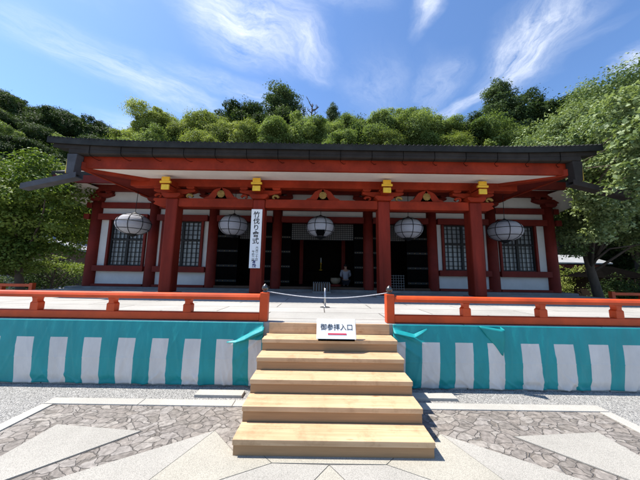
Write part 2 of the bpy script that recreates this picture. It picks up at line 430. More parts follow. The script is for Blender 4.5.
tint = N.new('ShaderNodeMix'); tint.data_type = 'RGBA'; tint.blend_type = 'MULTIPLY'; tint.inputs['Factor'].default_value = 1
tint.inputs['B'].default_value = (.86, 1.0, 1.16, 1); L.new(sky.outputs[0], tint.inputs['A']); L.new(tint.outputs['Result'], mx.inputs['A']); mx.inputs['B'].default_value = (6.2, 6.5, 7.0, 1)
L.new(mx.outputs['Result'], bg.inputs['Color'])
scene.view_settings.view_transform = 'Standard'; scene.view_settings.look = 'None'
scene.view_settings.gamma = 1; scene.view_settings.use_curve_mapping = False
scene.view_settings.exposure = 1.05

# ------------------------------------------------------------------ ground and paving
def hill_z(x, y):
    d = max(0., (y - 19) if y > 19 else 0.)
    e = max(0., -x - 24); g = max(0., x - 27)
    h = .55*d + .55*e + .45*g
    h = 26*(1 - math.exp(-h/26))*1.25
    return h
def grid_obj(name, xs, ys, fz, m, kind='structure', smooth=True):
    b = MB()
    nx = len(xs)
    vs = [(x, y, fz(x, y)) for y in ys for x in xs]
    fs = [(j*nx+i, j*nx+i+1, (j+1)*nx+i+1, (j+1)*nx+i) for j in range(len(ys)-1) for i in range(nx-1)]
    b.add(vs, fs)
    o = b.build(name, m, None, smooth, fix=False)
    tag(o, kind=kind)
    return o
g = MB(); g.add([(-400, -400, -.012), (400, -400, -.012), (400, 400, -.012), (-400, 400, -.012)], [(0, 1, 2, 3)])
tag(g.build('ground', M['gravel'], fix=False), kind='structure')
xs = [-120 + 4*i for i in range(61)]; ys = [17 + 4*j for j in range(28)]
rng = random.Random(4)
tag(grid_obj('hill', xs, ys, lambda x, y: hill_z(x, y) - .6 + rng.uniform(-.3, .3), M['soil']), kind='structure')

BX, BY = 3.20, 3.05
pv = MB(); pv.add([(-BX+.06, -3, -.006), (BX-.06, -3, -.006), (BX-.06, BY-.06, -.006), (-BX+.06, BY-.06, -.006)], [(0, 1, 2, 3)])
tag(pv.build('paving', M['crazy'], fix=False), kind='structure')
bd = MB()
def run(b, x0, y0, x1, y1, w, z0, z1, seg):
    """kerb stones laid end to end"""
    d = Vector((x1-x0, y1-y0, 0)); ln = d.length; d.normalize(); nrm = Vector((-d.y, d.x, 0))*w/2
    n = max(1, round(ln/seg))
    for i in range(n):
        a = Vector((x0, y0, 0)) + d*(ln*i/n + .003); c = Vector((x0, y0, 0)) + d*(ln*(i+1)/n - .003)
        q = [a - nrm, c - nrm, c + nrm, a + nrm]
        b.prism([(v.x, v.y) for v in q], 'z', z0, z1)
run(bd, -BX, BY-.065, BX, BY-.065, .125, -.05, .006, 1.1)
run(bd, -BX+.06, BY-.135, -BX+.06, -3, .125, -.05, .006, 1.1)
run(bd, BX-.06, BY-.135, BX-.06, -3, .125, -.05, .006, 1.1)
tag(bd.build('paving_border', M['border'], bevel=.004), kind='structure')
def inset(poly, d):
    pts = [Vector(p) for p in poly]; n = len(pts)
    area = sum(pts[i].x*pts[(i+1) % n].y - pts[(i+1) % n].x*pts[i].y for i in range(n))
    if area < 0: pts.reverse()
    out = []
    for i in range(n):
        a, b_, c = pts[i-1], pts[i], pts[(i+1) % n]
        e1 = (b_-a).normalized(); e2 = (c-b_).normalized()
        n1 = Vector((-e1.y, e1.x)); n2 = Vector((-e2.y, e2.x))
        k = (n1+n2); k = k/max(.35, k.dot(n1))
        out.append(tuple(b_ + k*d))
    return out
jt = MB()
slabs = []
for s in (-1, 1):
    slabs += [([(s*2.66, 2.57), (s*1.77, 2.49), (s*2.70, 1.62)], 'slab'),
              ([(s*1.08, 2.51), (s*2.75, 1.52), (s*2.75, 0), (s*2.2, 0)], 'slab'),
              ([(s*1.08, 2.51), (s*2.2, 0), (s*1.62, 0), (s*.85, 1.95), (s*.46, 2.13), (s*.56, 2.22), (s*.80, 2.24)], 'slabwarm'),
              ([(s*.85, 1.95), (s*1.62, 0), (s*1.0, 0), (s*.13, 1.96), (0, 2.12), (s*.46, 2.13)], 'slab')]
slabs += [([(-.46, 2.13), (.46, 2.13), (.56, 2.22), (-.56, 2.22)], 'slabwarm'), ([(0, 2.12), (-.13, 1.96), (-1.0, 0), (1.0, 0), (.13, 1.96)], 'slabwarm')]
for poly, mk in slabs:
    b = MB(); b.prism(inset(poly, .003), 'z', -.03, .0035); tag(b.build('paving_slab', M[mk]), kind='structure')
    jt.prism(inset(poly, -.004), 'z', -.05, -.002)
tag(jt.build('paving_joint_bed', M['joint']), kind='structure')
for s in (-1, 1):
    b = MB(); x0, x1 = sorted((s*1.02, s*1.60))
    b.box(x0, x1, 3.12, 3.25, -.05, .022); tag(b.build('kerb_slab', M['border'], bevel=.004), kind='structure')

# raised platform
def plat_z(y): return .82 - max(0, y - 3.4)*.0225
b = MB()
b.prism([(3.42, -.2), (3.42, .82), (9.6, plat_z(9.6)), (18, plat_z(9.6)), (18, -.2)], 'x', -10, 10)
tag(b.build('platform', M['platform'], bevel=.006), kind='structure')

# ------------------------------------------------------------------ wooden staircase
SX0, SX1 = -.805, .885
st = empty('wooden_staircase', (.04, 2.8, 0), 'pale unpainted wooden staircase of broad steps leading up to the platform', 'staircase')
fr = [2.185, 2.415, 2.65, 2.885, 3.12]
for k, y in enumerate(fr):
    z = .136*(k+1)
    yb = fr[k+1] if k < 4 else 3.415
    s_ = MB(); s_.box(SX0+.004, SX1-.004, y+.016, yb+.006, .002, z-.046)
    step = s_.build('step', M['woodshade'], st, bevel=.002)
    t_ = MB(); t_.box(SX0, SX1, y, y+.148, z-.045, z); t_.box(SX0+.001, SX1-.001, y+.1505, yb+.006, z-.0445, z-.0005); t_.build('tread', M['wood'], step, bevel=.003)
tp = MB(); tp.box(SX0+.03, SX1-.02, 3.392, 3.418, .682, .818); tp.build('top_riser', M['wood'], st, bevel=.002)

# ------------------------------------------------------------------ railings
def knob_at(b, x, y, z):
    b.lathe((x, y, z), [(.030, 0), (.032, .012), (.022, .02), (.024, .03), (.043, .045), (.046, .07), (.036, .095), (.014, .112), (.004, .125)], 14)
def railing(side, label):
    s = side
    xe = .90 if s > 0 else -.875
    root = empty('red_railing', (s*5, 3.47, .82), label, 'railing', 'railings along the platform front')
    x0, x1 = sorted((xe, s*10))
    a, c = (x0 + (.057 if s > 0 else 0), x1 - (.057 if s < 0 else 0))
    b = MB(); b.box(a, c, 3.445, 3.545, .832, .930); b.build('bottom_rail', M['rail'], root, bevel=.008)
    b = MB()
    b.prism([(3.44, 1.110), (3.55, 1.110), (3.556, 1.150), (3.54, 1.182), (3.495, 1.195), (3.45, 1.182), (3.434, 1.150)], 'x', a, c)
    b.build('top_rail', M['rail'], root, bevel=.004)
    b = MB(); b.box(xe-.057, xe+.057, 3.438, 3.552, .822, 1.215); p = b.build('end_post', M['rail'], root, bevel=.008)
    b = MB(); knob_at(b, xe, 3.495, 1.215); b.build('knob', M['knob'], p, smooth=True)
    k = 1
    while True:
        x = xe + s*1.072*k
        if abs(x) > 9.9: break
        b = MB()
        b.box(x-.056, x+.056, 3.450, 3.540, .931, 1.035)
        b.prism([(x-.056, 1.035), (x+.056, 1.035), (x+.036, 1.050), (x+.036, 1.078), (x+.050, 1.109), (x-.050, 1.109), (x-.036, 1.078), (x-.036, 1.050)], 'y', 3.453, 3.537)
        b.build('post', M['rail'], root, bevel=.004); k += 1
railing(-1, 'low vermilion railing above the curtain on the left of the wooden stairs')
railing(1, 'low vermilion railing above the curtain on the right of the wooden stairs')

def back_rail(s, x0, label):
    root = empty('red_railing', (s*(abs(x0)+2), 8.6, 0), label, 'railing', 'railings behind the platform')
    xa, xb = sorted((x0, s*15.5))
    b = MB(); b.box(xa, xb, 8.55, 8.65, .80, .90); b.build('top_rail', M['rail'], root, bevel=.01)
    b = MB(); b.box(xa, xb, 8.56, 8.64, .46, .55); b.build('bottom_rail', M['rail'], root, bevel=.01)
    for i in range(6):
        x = x0 + s*i*1.05
        b = MB(); b.box(x-.06, x+.06, 8.54, 8.66, 0, .93 if i == 0 else .8); b.build('end_post' if i == 0 else 'post', M['rail'], root, bevel=.008)
back_rail(-1, -10.2, 'shaded red railing far back beside the left end of the platform')
back_rail(1, 10.2, 'red railing far back near the leaning trunk of the big tree')

# chain rope across the stair gap and little steel rod
rb = MB(); pts = []
for i in range(25):
    u = i/24; x = -.875 + u*1.775
    pts.append((x, 3.495 + .02*math.sin(u*9), 1.235 - .085*(4*u*(1-u)) ))
rb.tube(pts, .006, 8)
rope = rb.build('barrier_rope', M['rope'], None, smooth=True); origin_to(rope, (0.01, 3.495, 1.15))
tag(rope, 'thin pale rope hung between two railing posts above the stairs', 'rope')
ro = empty('metal_rod', (.02, 5.0, plat_z(5.0)), 'short thin grey metal rod standing on the paving behind the rope', 'rod')
b = MB(); b.tube([(.02, 5.0, plat_z(5)+.0), (.02, 5.0, 1.17)], .018, 10); b.build('shaft', M['steel'], ro, smooth=True)
b = MB(); b.lathe((.02, 5.0, plat_z(5)), [(.10, 0), (.10, .012), (.03, .022), (.02, .03)], 20); b.build('base', M['steel'], ro)

# ------------------------------------------------------------------ striped curtains
LS = [(-4.15, -3.91), (-3.69, -3.46), (-3.24, -3.01), (-2.79, -2.56), (-2.34, -2.12), (-1.90, -1.68), (-1.47, -1.24), (-1.03, -.86)]
RS = [(.92, 1.06), (1.28, 1.52), (1.73, 1.97), (2.17, 2.38), (2.62, 2.87), (3.07, 3.33), (3.53, 3.79), (3.98, 4.22)]
def ext(lst, s):
    x = lst[0][0] if s < 0 else lst[-1][1]
    out = list(lst)
    while abs(x) < 9.4:
        if s < 0: out.insert(0, (x - .45, x - .22)); x -= .45
        else: out.append((x + .22, x + .45)); x += .45
    return out
def curtain(side, stripes, label, seed):
    s = side
    xin = -.835 if s < 0 else .90
    xs = set([xin, s*9.95])
    for a, c in stripes: xs.add(a); xs.add(c)
    base = sorted(xs); xs = []
    for i in range(len(base)-1):
        n = max(1, int(round((base[i+1]-base[i])/.016)))
        xs += [base[i] + (base[i+1]-base[i])*k/n for k in range(n)]
    xs.append(base[-1])
    zt = .60
    zs = [.822 - (.822-zt)*k/16 for k in range(16)] + [zt - (zt-.012)*k/44 for k in range(45)]
    rnd = random.Random(seed)
    waves = [(rnd.uniform(1.2, 7), rnd.uniform(0, 6.28), rnd.uniform(.2, 1)) for _ in range(10)]
    creases = [(rnd.uniform(min(xin, s*5), max(xin, s*5)), rnd.uniform(-.5, .5), rnd.uniform(.004, .011)) for _ in range(34)]
    fine = [(rnd.uniform(9, 40), rnd.uniform(0, 6.28), rnd.uniform(-14, 14), rnd.uniform(.3, 1)) for _ in range(12)]
    def dsp(x, z):
        d = max(0, (.82 - z)/.8)
        w = sum(a*math.sin(f*x*2.2 + p + z*1.3) for f, p, a in waves)/5
        y = 3.384 - .022*math.sin(math.pi*min(1, d*1.05)) - .016*d*w
        y -= .0013*sum(a*math.sin(f*x + p + q*z) for f, p, q, a in fine)*(.4 + d)
        if z < .12: y += min(.022, (.12 - z)*.2*(1 + 1.2*w + .5*math.sin(x*7+seed)))
        y -= .0035*math.exp(-((z - .345)/.006)**2)          # hem seam across the middle
        for cx, sl_, am in creases:
            y -= am*.7*math.exp(-((x - cx - sl_*(z-.6))/.013)**2)*min(1, 1.6*d + .1)
            y -= am*1.3*math.exp(-((x - cx - .3 - sl_*3*(z-.1))/.02)**2)*math.exp(-((z-.06)/.12)**2)
        u = abs(x - xin)
        if u < .5:      # cloth gathered towards the stairs
            zf = .755 - .55*u if s < 0 else .75 - .42*u
            y -= .05*math.exp(-((z - zf)/.022)**2)*(1 - u/.5)*min(1, u/.05 + .4) + .02*math.exp(-((z - zf + .09 + .3*u)/.03)**2)*(1 - u/.5)
        return min(y, 3.404)
    def hem(x): return .003 + .012*abs(math.sin(x*3.1 + seed))*abs(math.sin(x*7.7 + seed*2))
    vs, fs, mi = [], [], []
    for z in zs:
        for x in xs:
            q = z if z > .35 else .35 - (.35 - z)*(.35 - hem(x))/(.35 - .012)
            sl_ = .06*(.35-q)*math.sin(x*2.1+seed)
            vs.append((x + sl_*.6, dsp(x, q), q))
    nx = len(xs)
    for j in range(len(zs)-1):
        for i in range(nx-1):
            fs.append((j*nx+i, (j+1)*nx+i, (j+1)*nx+i+1, j*nx+i+1))
            xm = (xs[i]+xs[i+1])/2; zm = (zs[j]+zs[j+1])/2
            mi.append(1 if zm < zt and any(a < xm < c for a, c in stripes) else 0)
    b = MB(); b.add(vs, fs); b.m = mi
    o = b.build('striped_curtain', [M['teal'], M['white']], None, smooth=True, fix=False)
    md = o.modifiers.new('cloth', 'SOLIDIFY'); md.thickness = .002; md.offset = 0
    origin_to(o, (s*5, 3.38, .4))
    tag(o, label, 'curtain', 'striped curtains along the platform front')
    def flap(pts, fs):
        b = MB(); b.add(pts, fs); p = b.build('fold', M['teal'], o, smooth=True, fix=False)
        m2 = p.modifiers.new('sub', 'SUBSURF'); m2.levels = 2; m2.render_levels = 2; m2.subdivision_type = 'SIMPLE'
        m3 = p.modifiers.new('cloth', 'SOLIDIFY'); m3.thickness = .002
    if s < 0:
        flap([(-.835, 3.355, .775), (-.97, 3.352, .725), (-1.10, 3.352, .655), (-1.20, 3.352, .60), (-1.32, 3.355, .575),
              (-.825, 3.27, .745), (-.96, 3.275, .680), (-1.08, 3.29, .610), (-1.20, 3.31, .572), (-1.33, 3.345, .565),
              (-.83, 3.30, .70), (-.97, 3.315, .640), (-1.09, 3.33, .585), (-1.20, 3.34, .560), (-1.33, 3.352, .560)],
             [(k, k+1, k+6, k+5) for k in range(4)] + [(k+5, k+6, k+11, k+10) for k in range(4)])
    else:
        flap([(2.07, 3.368, .822), (2.19, 3.325, .812), (2.335, 3.255, .798), (2.352, 3.36, .818),
              (2.17, 3.365, .68), (2.245, 3.33, .672), (2.345, 3.275, .665), (2.354, 3.36, .68),
              (2.27, 3.362, .57), (2.30, 3.345, .57), (2.35, 3.31, .57), (2.356, 3.36, .57),
              (2.345, 3.36, .45), (2.35, 3.352, .45), (2.356, 3.345, .45), (2.358, 3.36, .45)],
             [(4*r_+c, 4*r_+c+1, 4*r_+c+5, 4*r_+c+4) for r_ in range(3) for c in range(3)])
        flap([(.905, 3.36, .76), (1.06, 3.358, .735), (1.18, 3.36, .705), (1.26, 3.36, .74), (1.36, 3.362, .78),
              (.90, 3.29, .725), (1.06, 3.30, .690), (1.17, 3.30, .668), (1.28, 3.33, .715), (1.37, 3.358, .765)],
             [(k, k+1, k+6, k+5) for k in range(4)])
    return o
curtain(-1, ext(LS, -1), 'teal curtain with white stripes hung on the platform left of the wooden stairs', 3)
curtain(1, ext(RS, 1), 'teal curtain with white stripes hung on the platform right of the wooden stairs', 8)

# ------------------------------------------------------------------ lettering
def text(name, s, size, mtx, m, parent, ext_=.0012, weight=0.):
    """raised lettering, turned into a plain mesh"""
    cu = bpy.data.curves.new(name, 'FONT'); cu.body = s; cu.size = size; cu.extrude = ext_
    cu.align_x = 'CENTER'; cu.align_y = 'CENTER'; cu.offset = weight; cu.resolution_u = 4
    tmp = bpy.data.objects.new(name, cu); COL.objects.link(tmp)
    me = bpy.data.meshes.new_from_object(tmp.evaluated_get(bpy.context.evaluated_depsgraph_get()))
    bpy.data.objects.remove(tmp)
    me.materials.clear(); me.materials.append(m)
    o = bpy.data.objects.new(name, me); COL.objects.link(o)
    o.parent = parent
    o.matrix_local = mtx
    return o
# entrance sign leaning on the top step
ES = empty('entrance_sign', (.12, 3.06, .683), 'small white board with black characters and a red line standing on the top step', 'sign')
TM = Matrix.Translation((.12, 3.06, .683)) @ Matrix.Rotation(rad(-24), 4, 'X')
b = MB(); b.box(-.245, .245, 0, .035, .02, .265, M=TM); brd = b.build('board', M['signwhite'], ES, bevel=.006)
b = MB(); b.box(-.225, .225, -.0, .13, 0, .022, M=Matrix.Translation((.12, 3.065, .683))); b.build('foot', M['black'], ES)
LM = Matrix.Rotation(rad(-24), 4, 'X') @ Matrix.Translation((.005, -.002, .160)) @ Matrix.Rotation(rad(90), 4, 'X')
text('lettering', '御参拝入口', .082, LM, M['ink'], brd, weight=.0)
b = MB(); b.box(-.105, .125, -.0035, .0, .075, .091, M=TM); b.build('red_line', M['redink'], brd)

# ------------------------------------------------------------------ the shrine hall
H = empty('shrine_hall', (0, 9.8, .77), 'wide red and white wooden hall with four front columns and a dark tiled roof', 'temple hall')
FC = [-4.79, -2.04, 1.90, 4.79]           # front columns
FY0, FY1 = 7.30, 7.80
b = MB(); b.box(-9.95, 9.95, 9.45, 19, .45, .77); b.build('podium', M['stone'], H, bevel=.01)
for x in FC:
    b = MB(); b.box(x-.185, x+.185, FY0+.06, FY1-.06, .80, 3.72); col = b.build('front_column', M['colred'], H, bevel=.035)
    b = MB(); b.box(x-.30, x+.30, FY0-.04, FY1+.04, .66, .80); b.build('plinth', M['stone'], col, bevel=.02)
# tie beams between the columns, with noses outside the end columns
for i in range(3):
    b = MB(); b.box(FC[i]+.187, FC[i+1]-.187, 7.40, 7.68, 3.46, 3.74); b.build('tie_beam', M['red'], H, bevel=.02)
for s, x in ((-1, FC[0]), (1, FC[3])):
    b = MB(); pts = [(x+s*.187, 3.46), (x+s*.40, 3.46), (x+s*.62, 3.55), (x+s*.56, 3.62), (x+s*.64, 3.68), (x+s*.60, 3.74), (x+s*.187, 3.74)]
    b.prism(pts, 'y', 7.42, 7.66); b.build('beam_nose', M['red'], H, bevel=.012)
# brackets with gilt beam caps
def cloud_arm(b, x, y0, y1, half, z0, z1):
    n = half
    pts = [(x-n*.36, z0), (x+n*.36, z0), (x+n*.62, z0+.03), (x+n*.86, z0+(z1-z0)*.42), (x+n, z0+(z1-z0)*.62), (x+n, z1), (x-n, z1), (x-n, z0+(z1-z0)*.62), (x-n*.86, z0+(z1-z0)*.42), (x-n*.62, z0+.03)]
    b.prism(pts, 'y', y0, y1)
for x in FC:
    b = MB()
    b.prism([(x-.20, 3.722), (x+.20, 3.722), (x+.29, 3.80), (x+.29, 3.87), (x-.29, 3.87), (x-.29, 3.80)], 'y', 7.28, 7.82)
    cloud_arm(b, x, 7.45, 7.65, .66, 3.872, 4.04)
    for dx in (-.52, 0, .52):
        b.prism([(x+dx-.09, 4.042), (x+dx+.09, 4.042), (x+dx+.13, 4.08), (x+dx+.13, 4.128), (x+dx-.13, 4.128), (x+dx-.13, 4.08)], 'y', 7.41, 7.69)
    b.box(x-.10, x+.10, 7.03, 7.449, 3.88, 4.03)
    br = b.build('bracket', M['red'], H, bevel=.01)
    b = MB(); b.box(x-.165, x+.165, 6.96, 7.03, 4.07, 4.14); b.box(x-.12, x+.12, 6.965, 7.03, 4.142, 4.27)
    b.build('gilt_cap', M['gold'], br, bevel=.012)
    b = MB(); b.box(x-.12, x+.12, 6.975, 7.03, 3.87, 4.035); b.build('gilt_cap', M['gold'], br, bevel=.012)
    b = MB(); b.box(x-.10, x+.10, 7.031, 7.55, 4.06, 4.25); b.build('beam_end', M['red'], br, bevel=.01)
    for s in (-1, 1):   # curled carving beside the bracket
        b = MB()
        pts = [(x+s*(.36+.05*math.sin(k)), 7.5, 3.76+.0*k) for k in range(1)]
        cx, cz = x + s*.47, 3.80
        b.tube([(cx + s*(.13-.018*k)*math.cos(k*.8), 7.46, cz + (.10-.013*k)*math.sin(k*.8)) for k in range(7)], [.045, .045, .04, .035, .03, .025, .02], 8)
        b.build('carved_scroll', M['oldgold'] if s > 0 else M['red'], br, smooth=True)
# eave purlin on top of the brackets
b = MB(); b.box(-6.2, 6.2, 7.42, 7.70, 4.13, 4.395); b.build('eave_purlin', M['red'], H, bevel=.012)
# frog-leg struts with gilt crest
for x in ((FC[0]+FC[1])/2+.12, -.03, (FC[2]+FC[3])/2-.05):
    b = MB()
    out = [(-.56, 3.742), (-.50, 3.80), (-.40, 3.83), (-.33, 3.93), (-.25, 4.03), (-.13, 4.09), (0, 4.128), (.13, 4.09), (.25, 4.03), (.33, 3.93), (.40, 3.83), (.50, 3.80), (.56, 3.742)]
    inn = [(.20, 3.742), (.15, 3.765), (.08, 3.78), (0, 3.785), (-.08, 3.78), (-.15, 3.765), (-.20, 3.742)]
    # two halves so each is convex enough
    n = len(out)
    for i in range(6):
        q = [out[i], out[i+1], inn[6-i-1], inn[6-i]] if i < 6 else None
        b.prism([(x+p, z) for p, z in q], 'y', 7.47, 7.63)
        q2 = [(-p, z) for p, z in q]
        b.prism([(x+p, z) for p, z in q2], 'y', 7.47, 7.63)
    fl = b.build('frog_leg_strut', M['red'], H, bevel=0)
    b = MB()
    for k in range(12):
        a0, a1 = 2*math.pi*k/12, 2*math.pi*(k+1)/12; am = (a0+a1)/2
        cx, cz, R_ = x, 3.905, .125
        b.add([(cx, 7.425, cz), (cx+R_*.9*math.cos(a0), 7.455, cz+R_*.9*math.sin(a0)), (cx+R_*math.cos(am), 7.44, cz+R_*math.sin(am)), (cx+R_*.9*math.cos(a1), 7.455, cz+R_*.9*math.sin(a1)), (cx+R_*.9*math.cos(a0), 7.47, cz+R_*.9*math.sin(a0)), (cx+R_*math.cos(am), 7.47, cz+R_*math.sin(am)), (cx+R_*.9*math.cos(a1), 7.47, cz+R_*.9*math.sin(a1))],
              [(0, 1, 2), (0, 2, 3), (1, 4, 5, 2), (2, 5, 6, 3)])
    b.lathe((x, 7.43, 3.905), [(.04, 0)], 8) if False else None
    b.build('crest', M['oldgold'], fl)
# eave soffit, fascia, hip rafters
b = MB(); v0 = [(-6.55, 6.50, 4.27), (6.55, 6.50, 4.27), (5.75, 7.62, 4.40), (-5.75, 7.62, 4.40)]
b.add(v0 + [(x, y, z+.03) for x, y, z in v0], [(0, 1, 2, 3), (4, 5, 6, 7), (0, 1, 5, 4), (1, 2, 6, 5), (2, 3, 7, 6), (3, 0, 4, 7)])
b.build('front_soffit', M['soffit'], H)
b = MB(); b.box(-6.95, 6.95, 6.40, 6.49, 4.265, 4.70); b.build('fascia', M['red'], H, bevel=.008)
for s in (-1, 1):
    b = MB()
    a = Vector((s*6.80, 6.42, 4.22)); c = Vector((s*5.2, 7.95, 4.30)); d = (c-a).normalized(); w = Vector((-d.y, d.x, 0))*.11; u = Vector((0, 0, .20))
    vs = [a-w, a+w, c+w, c-w]; b.add(vs + [v+u for v in vs], [(0, 1, 2, 3), (4, 5, 6, 7), (0, 1, 5, 4), (1, 2, 6, 5), (2, 3, 7, 6), (3, 0, 4, 7)])
    hr = b.build('hip_rafter', M['red'], H, bevel=.01)
    b = MB(); x0, x1 = sorted((s*7.02, s*7.14)); b.box(x0, x1, 6.33, 6.45, 4.08, 4.50); b.build('gilt_cap', M['gold'], hr, bevel=.01)
    # side fascia and side soffit of the front roof
    b = MB(); x0, x1 = sorted((s*6.86, s*6.95)); b.box(x0, x1, 6.492, 9.2, 4.265, 4.70); b.build('fascia', M['red'], H, bevel=.008)
    b = MB(); v0 = [(s*6.55, 6.50, 4.272), (s*6.85, 6.50, 4.272), (s*6.85, 9.2, 4.30), (s*5.75, 9.2, 4.42), (s*5.75, 7.62, 4.402)]
    b.add(v0 + [(x, y, z+.03) for x, y, z in v0], [(0, 1, 2, 3, 4), (5, 6, 7, 8, 9)] + [(i, (i+1) % 5, 5+(i+1) % 5, 5+i) for i in range(5)])
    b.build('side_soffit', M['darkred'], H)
# veranda ceiling and rafters
b = MB(); b.prism([(7.70, 4.36), (9.78, 4.96), (9.78, 5.0), (7.70, 4.40)], 'x', -6.2, 6.2); b.build('veranda_ceiling', M['soffit'], H)
b = MB(); n = 26
for i in range(n):
    x = -6.1 + 12.2*i/(n-1)
    b.prism([(7.705, 4.27), (9.6, 4.82), (9.6, 4.90), (7.705, 4.35)], 'x', x-.04, x+.04)
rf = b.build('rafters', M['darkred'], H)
# front roof: curved top with tile ribs
def lip(x): return 4.93 + .10*(max(0, abs(x)-4.5)/3.0)**2
def roof_z(x, y):
    u = (y - 6.15)/6.4
    return lip(x)*(1-u) + 7.75*u - .32*math.sin(math.pi*min(1, max(0, u)))*1.0 + (0)
b = MB(); xs = [-7.52 + 15.04*i/46 for i in range(47)]; ys = [6.12 + .8*j for j in range(9)]
nx = len(xs)
top = [(x, y, roof_z(x, y)) for y in ys for x in xs]; bot = [(x, y, roof_z(x, y) - .16) for y in ys for x in xs]
nn = len(top); fs = []
for j in range(len(ys)-1):
    for i in range(nx-1):
        fs.append((j*nx+i, j*nx+i+1, (j+1)*nx+i+1, (j+1)*nx+i)); fs.append((nn+j*nx+i, nn+(j+1)*nx+i, nn+(j+1)*nx+i+1, nn+j*nx+i+1))
for i in range(nx-1):
    fs.append((i, nn+i, nn+i+1, i+1)); k = (len(ys)-1)*nx; fs.append((k+i, k+i+1, nn+k+i+1, nn+k+i))
for j in range(len(ys)-1):
    fs.append((j*nx, (j+1)*nx, nn+(j+1)*nx, nn+j*nx)); k = nx-1; fs.append((j*nx+k, nn+j*nx+k, nn+(j+1)*nx+k, (j+1)*nx+k))
b.add(top + bot, fs)
for i in range(125):
    x = -7.47 + 14.94*i/124
    b.tube([(x, y, roof_z(x, y)+.005) for y in [6.105] + ys[1:]], .024, 6)
b.box(-7.3, 7.3, 6.20, 6.40, 4.74, 4.80)
b.build('front_roof', M['roof'], H)
b = MB()   # second, inner layer of the eave edge
vs = []; fs = []
for i in range(47):
    x = xs[i]*.985
    vs += [(x, 6.19, lip(x)-.162), (x, 6.19, lip(x)-.27), (x, 6.75, lip(x)-.27+.12), (x, 6.75, lip(x)-.08)]
for i in range(46):
    a = 4*i
    for k in range(4): fs.append((a+k, a+4+k, a+4+(k+1) % 4, a+(k+1) % 4))
fs += [(0, 1, 2, 3), (184, 185, 186, 187)]
b.add(vs, fs); b.build('eave_edge', M['gutter'], H)
# gutter with hooks and corner downpipes
b = MB(); gp = [(6.20, 4.80), (6.20, 4.60), (6.23, 4.575), (6.36, 4.575), (6.385, 4.60), (6.385, 4.72)]
b.prism(gp, 'x', -6.98, 6.98); gt = b.build('gutter', M['gutter'], H, bevel=.006)
for i in range(16):
    x = -6.4 + 12.8*i/15
    b = MB(); b.tube([(x, 6.185, 4.81), (x, 6.185, 4.60), (x, 6.21, 4.555), (x, 6.33, 4.52), (x+.10, 6.385, 4.475), (x+.15, 6.385, 4.49)], .006, 6)
    b.build('gutter_hook', M['black'], H)
for s in (-1, 1):
    x0, x1 = sorted((s*6.72, s*6.99))
    b = MB(); b.prism([(x0, 4.574), (x1, 4.574), (x1-.04*(1 if s > 0 else -1)*s, 4.02), (x0+.03, 4.02)], 'y', 6.19, 6.39)
    dp = b.build('downpipe', M['pipe'] if s < 0 else M['gutter'], H, bevel=.01)
    b = MB(); a = Vector((s*6.68, 6.29, 4.0)); c = Vector((-8.2, 6.35, 3.68)) if s < 0 else Vector((8.3, 6.37, 3.66)); d = c - a
    for o1, o2 in ((-.105, -.085), (.085, .105)):
        b.add([a + Vector((0, o1, -.09)), a + Vector((0, o2, -.09)), c + Vector((0, o2, -.09)), c + Vector((0, o1, -.09)), a + Vector((0, o1, .06)), a + Vector((0, o2, .06)), c + Vector((0, o2, .06)), c + Vector((0, o1, .06))],
              [(3, 2, 1, 0), (4, 5, 6, 7), (0, 1, 5, 4), (1, 2, 6, 5), (2, 3, 7, 6), (3, 0, 4, 7)])
    b.add([a + Vector((0, -.085, -.088)), a + Vector((0, .085, -.088)), c + Vector((0, .085, -.088)), c + Vector((0, -.085, -.088)), a + Vector((0, -.085, -.065)), a + Vector((0, .085, -.065)), c + Vector((0, .085, -.065)), c + Vector((0, -.085, -.065))],
          [(3, 2, 1, 0), (4, 5, 6, 7), (0, 1, 5, 4), (1, 2, 6, 5), (2, 3, 7, 6), (3, 0, 4, 7)])
    b.build('chute', M['pipe'] if s < 0 else M['gutter'], dp)
# main roof behind
b = MB()
def mroof(x0, x1, y0, y1, rx, ry, ze, zr, th):
    e = [(x0, y0, ze), (x1, y0, ze), (x1, y1, ze), (x0, y1, ze)]; rd = [(-rx, ry, zr), (rx, ry, zr)]
    vs = e + rd + [(x, y, z-th) for x, y, z in e]
    b.add(vs, [(0, 1, 5, 4), (1, 2, 5), (2, 3, 4, 5), (3, 0, 4), (0, 6, 7, 1), (1, 7, 8, 2), (2, 8, 9, 3), (3, 9, 6, 0), (9, 8, 7, 6)])
mroof(-10.3, 10.3, 8.72, 19.6, 5.6, 14, 5.1, 8.3, .14)
b.tube([(-5.8, 14, 8.32), (5.8, 14, 8.32)], .16, 10)
b.build('main_roof', M['roof'], H)
for s in (-1, 1):
    b = MB(); x0, x1 = sorted((s*10.22, s*10.32)); b.prism([(8.8, 4.62), (10.2, 4.34), (12.5, 4.12), (19.5, 4.12), (19.5, 4.955), (8.8, 4.955)], 'x', x0, x1); b.build('fascia', M['timber'], H)
    b = MB(); v0 = [(s*10.21, 8.85, 4.40), (s*9.3, 8.85, 4.75), (s*9.3, 19, 4.75), (s*10.21, 19, 4.02), (s*10.21, 12.5, 4.02), (s*10.21, 10.2, 4.12)]
    b.add(v0 + [(x, y, z+.03) for x, y, z in v0], [tuple(range(6)), tuple(range(6, 12))] + [(i, (i+1) % 6, 6+(i+1) % 6, 6+i) for i in range(6)])
    b.build('side_soffit', M['soffit'], H)
    b = MB(); x0, x1 = sorted((s*6.22, s*10.2)); b.prism([(8.8, 4.72), (9.78, 4.96), (9.78, 5.0), (8.8, 4.76)], 'x', x0, x1); b.build('veranda_ceiling', M['soffit'], H)
    b = MB(); x0, x1 = sorted((s*6.97, s*10.2)); b.box(x0, x1, 8.70, 8.79, 4.66, 4.95); b.build('fascia', M['darkred'], H)
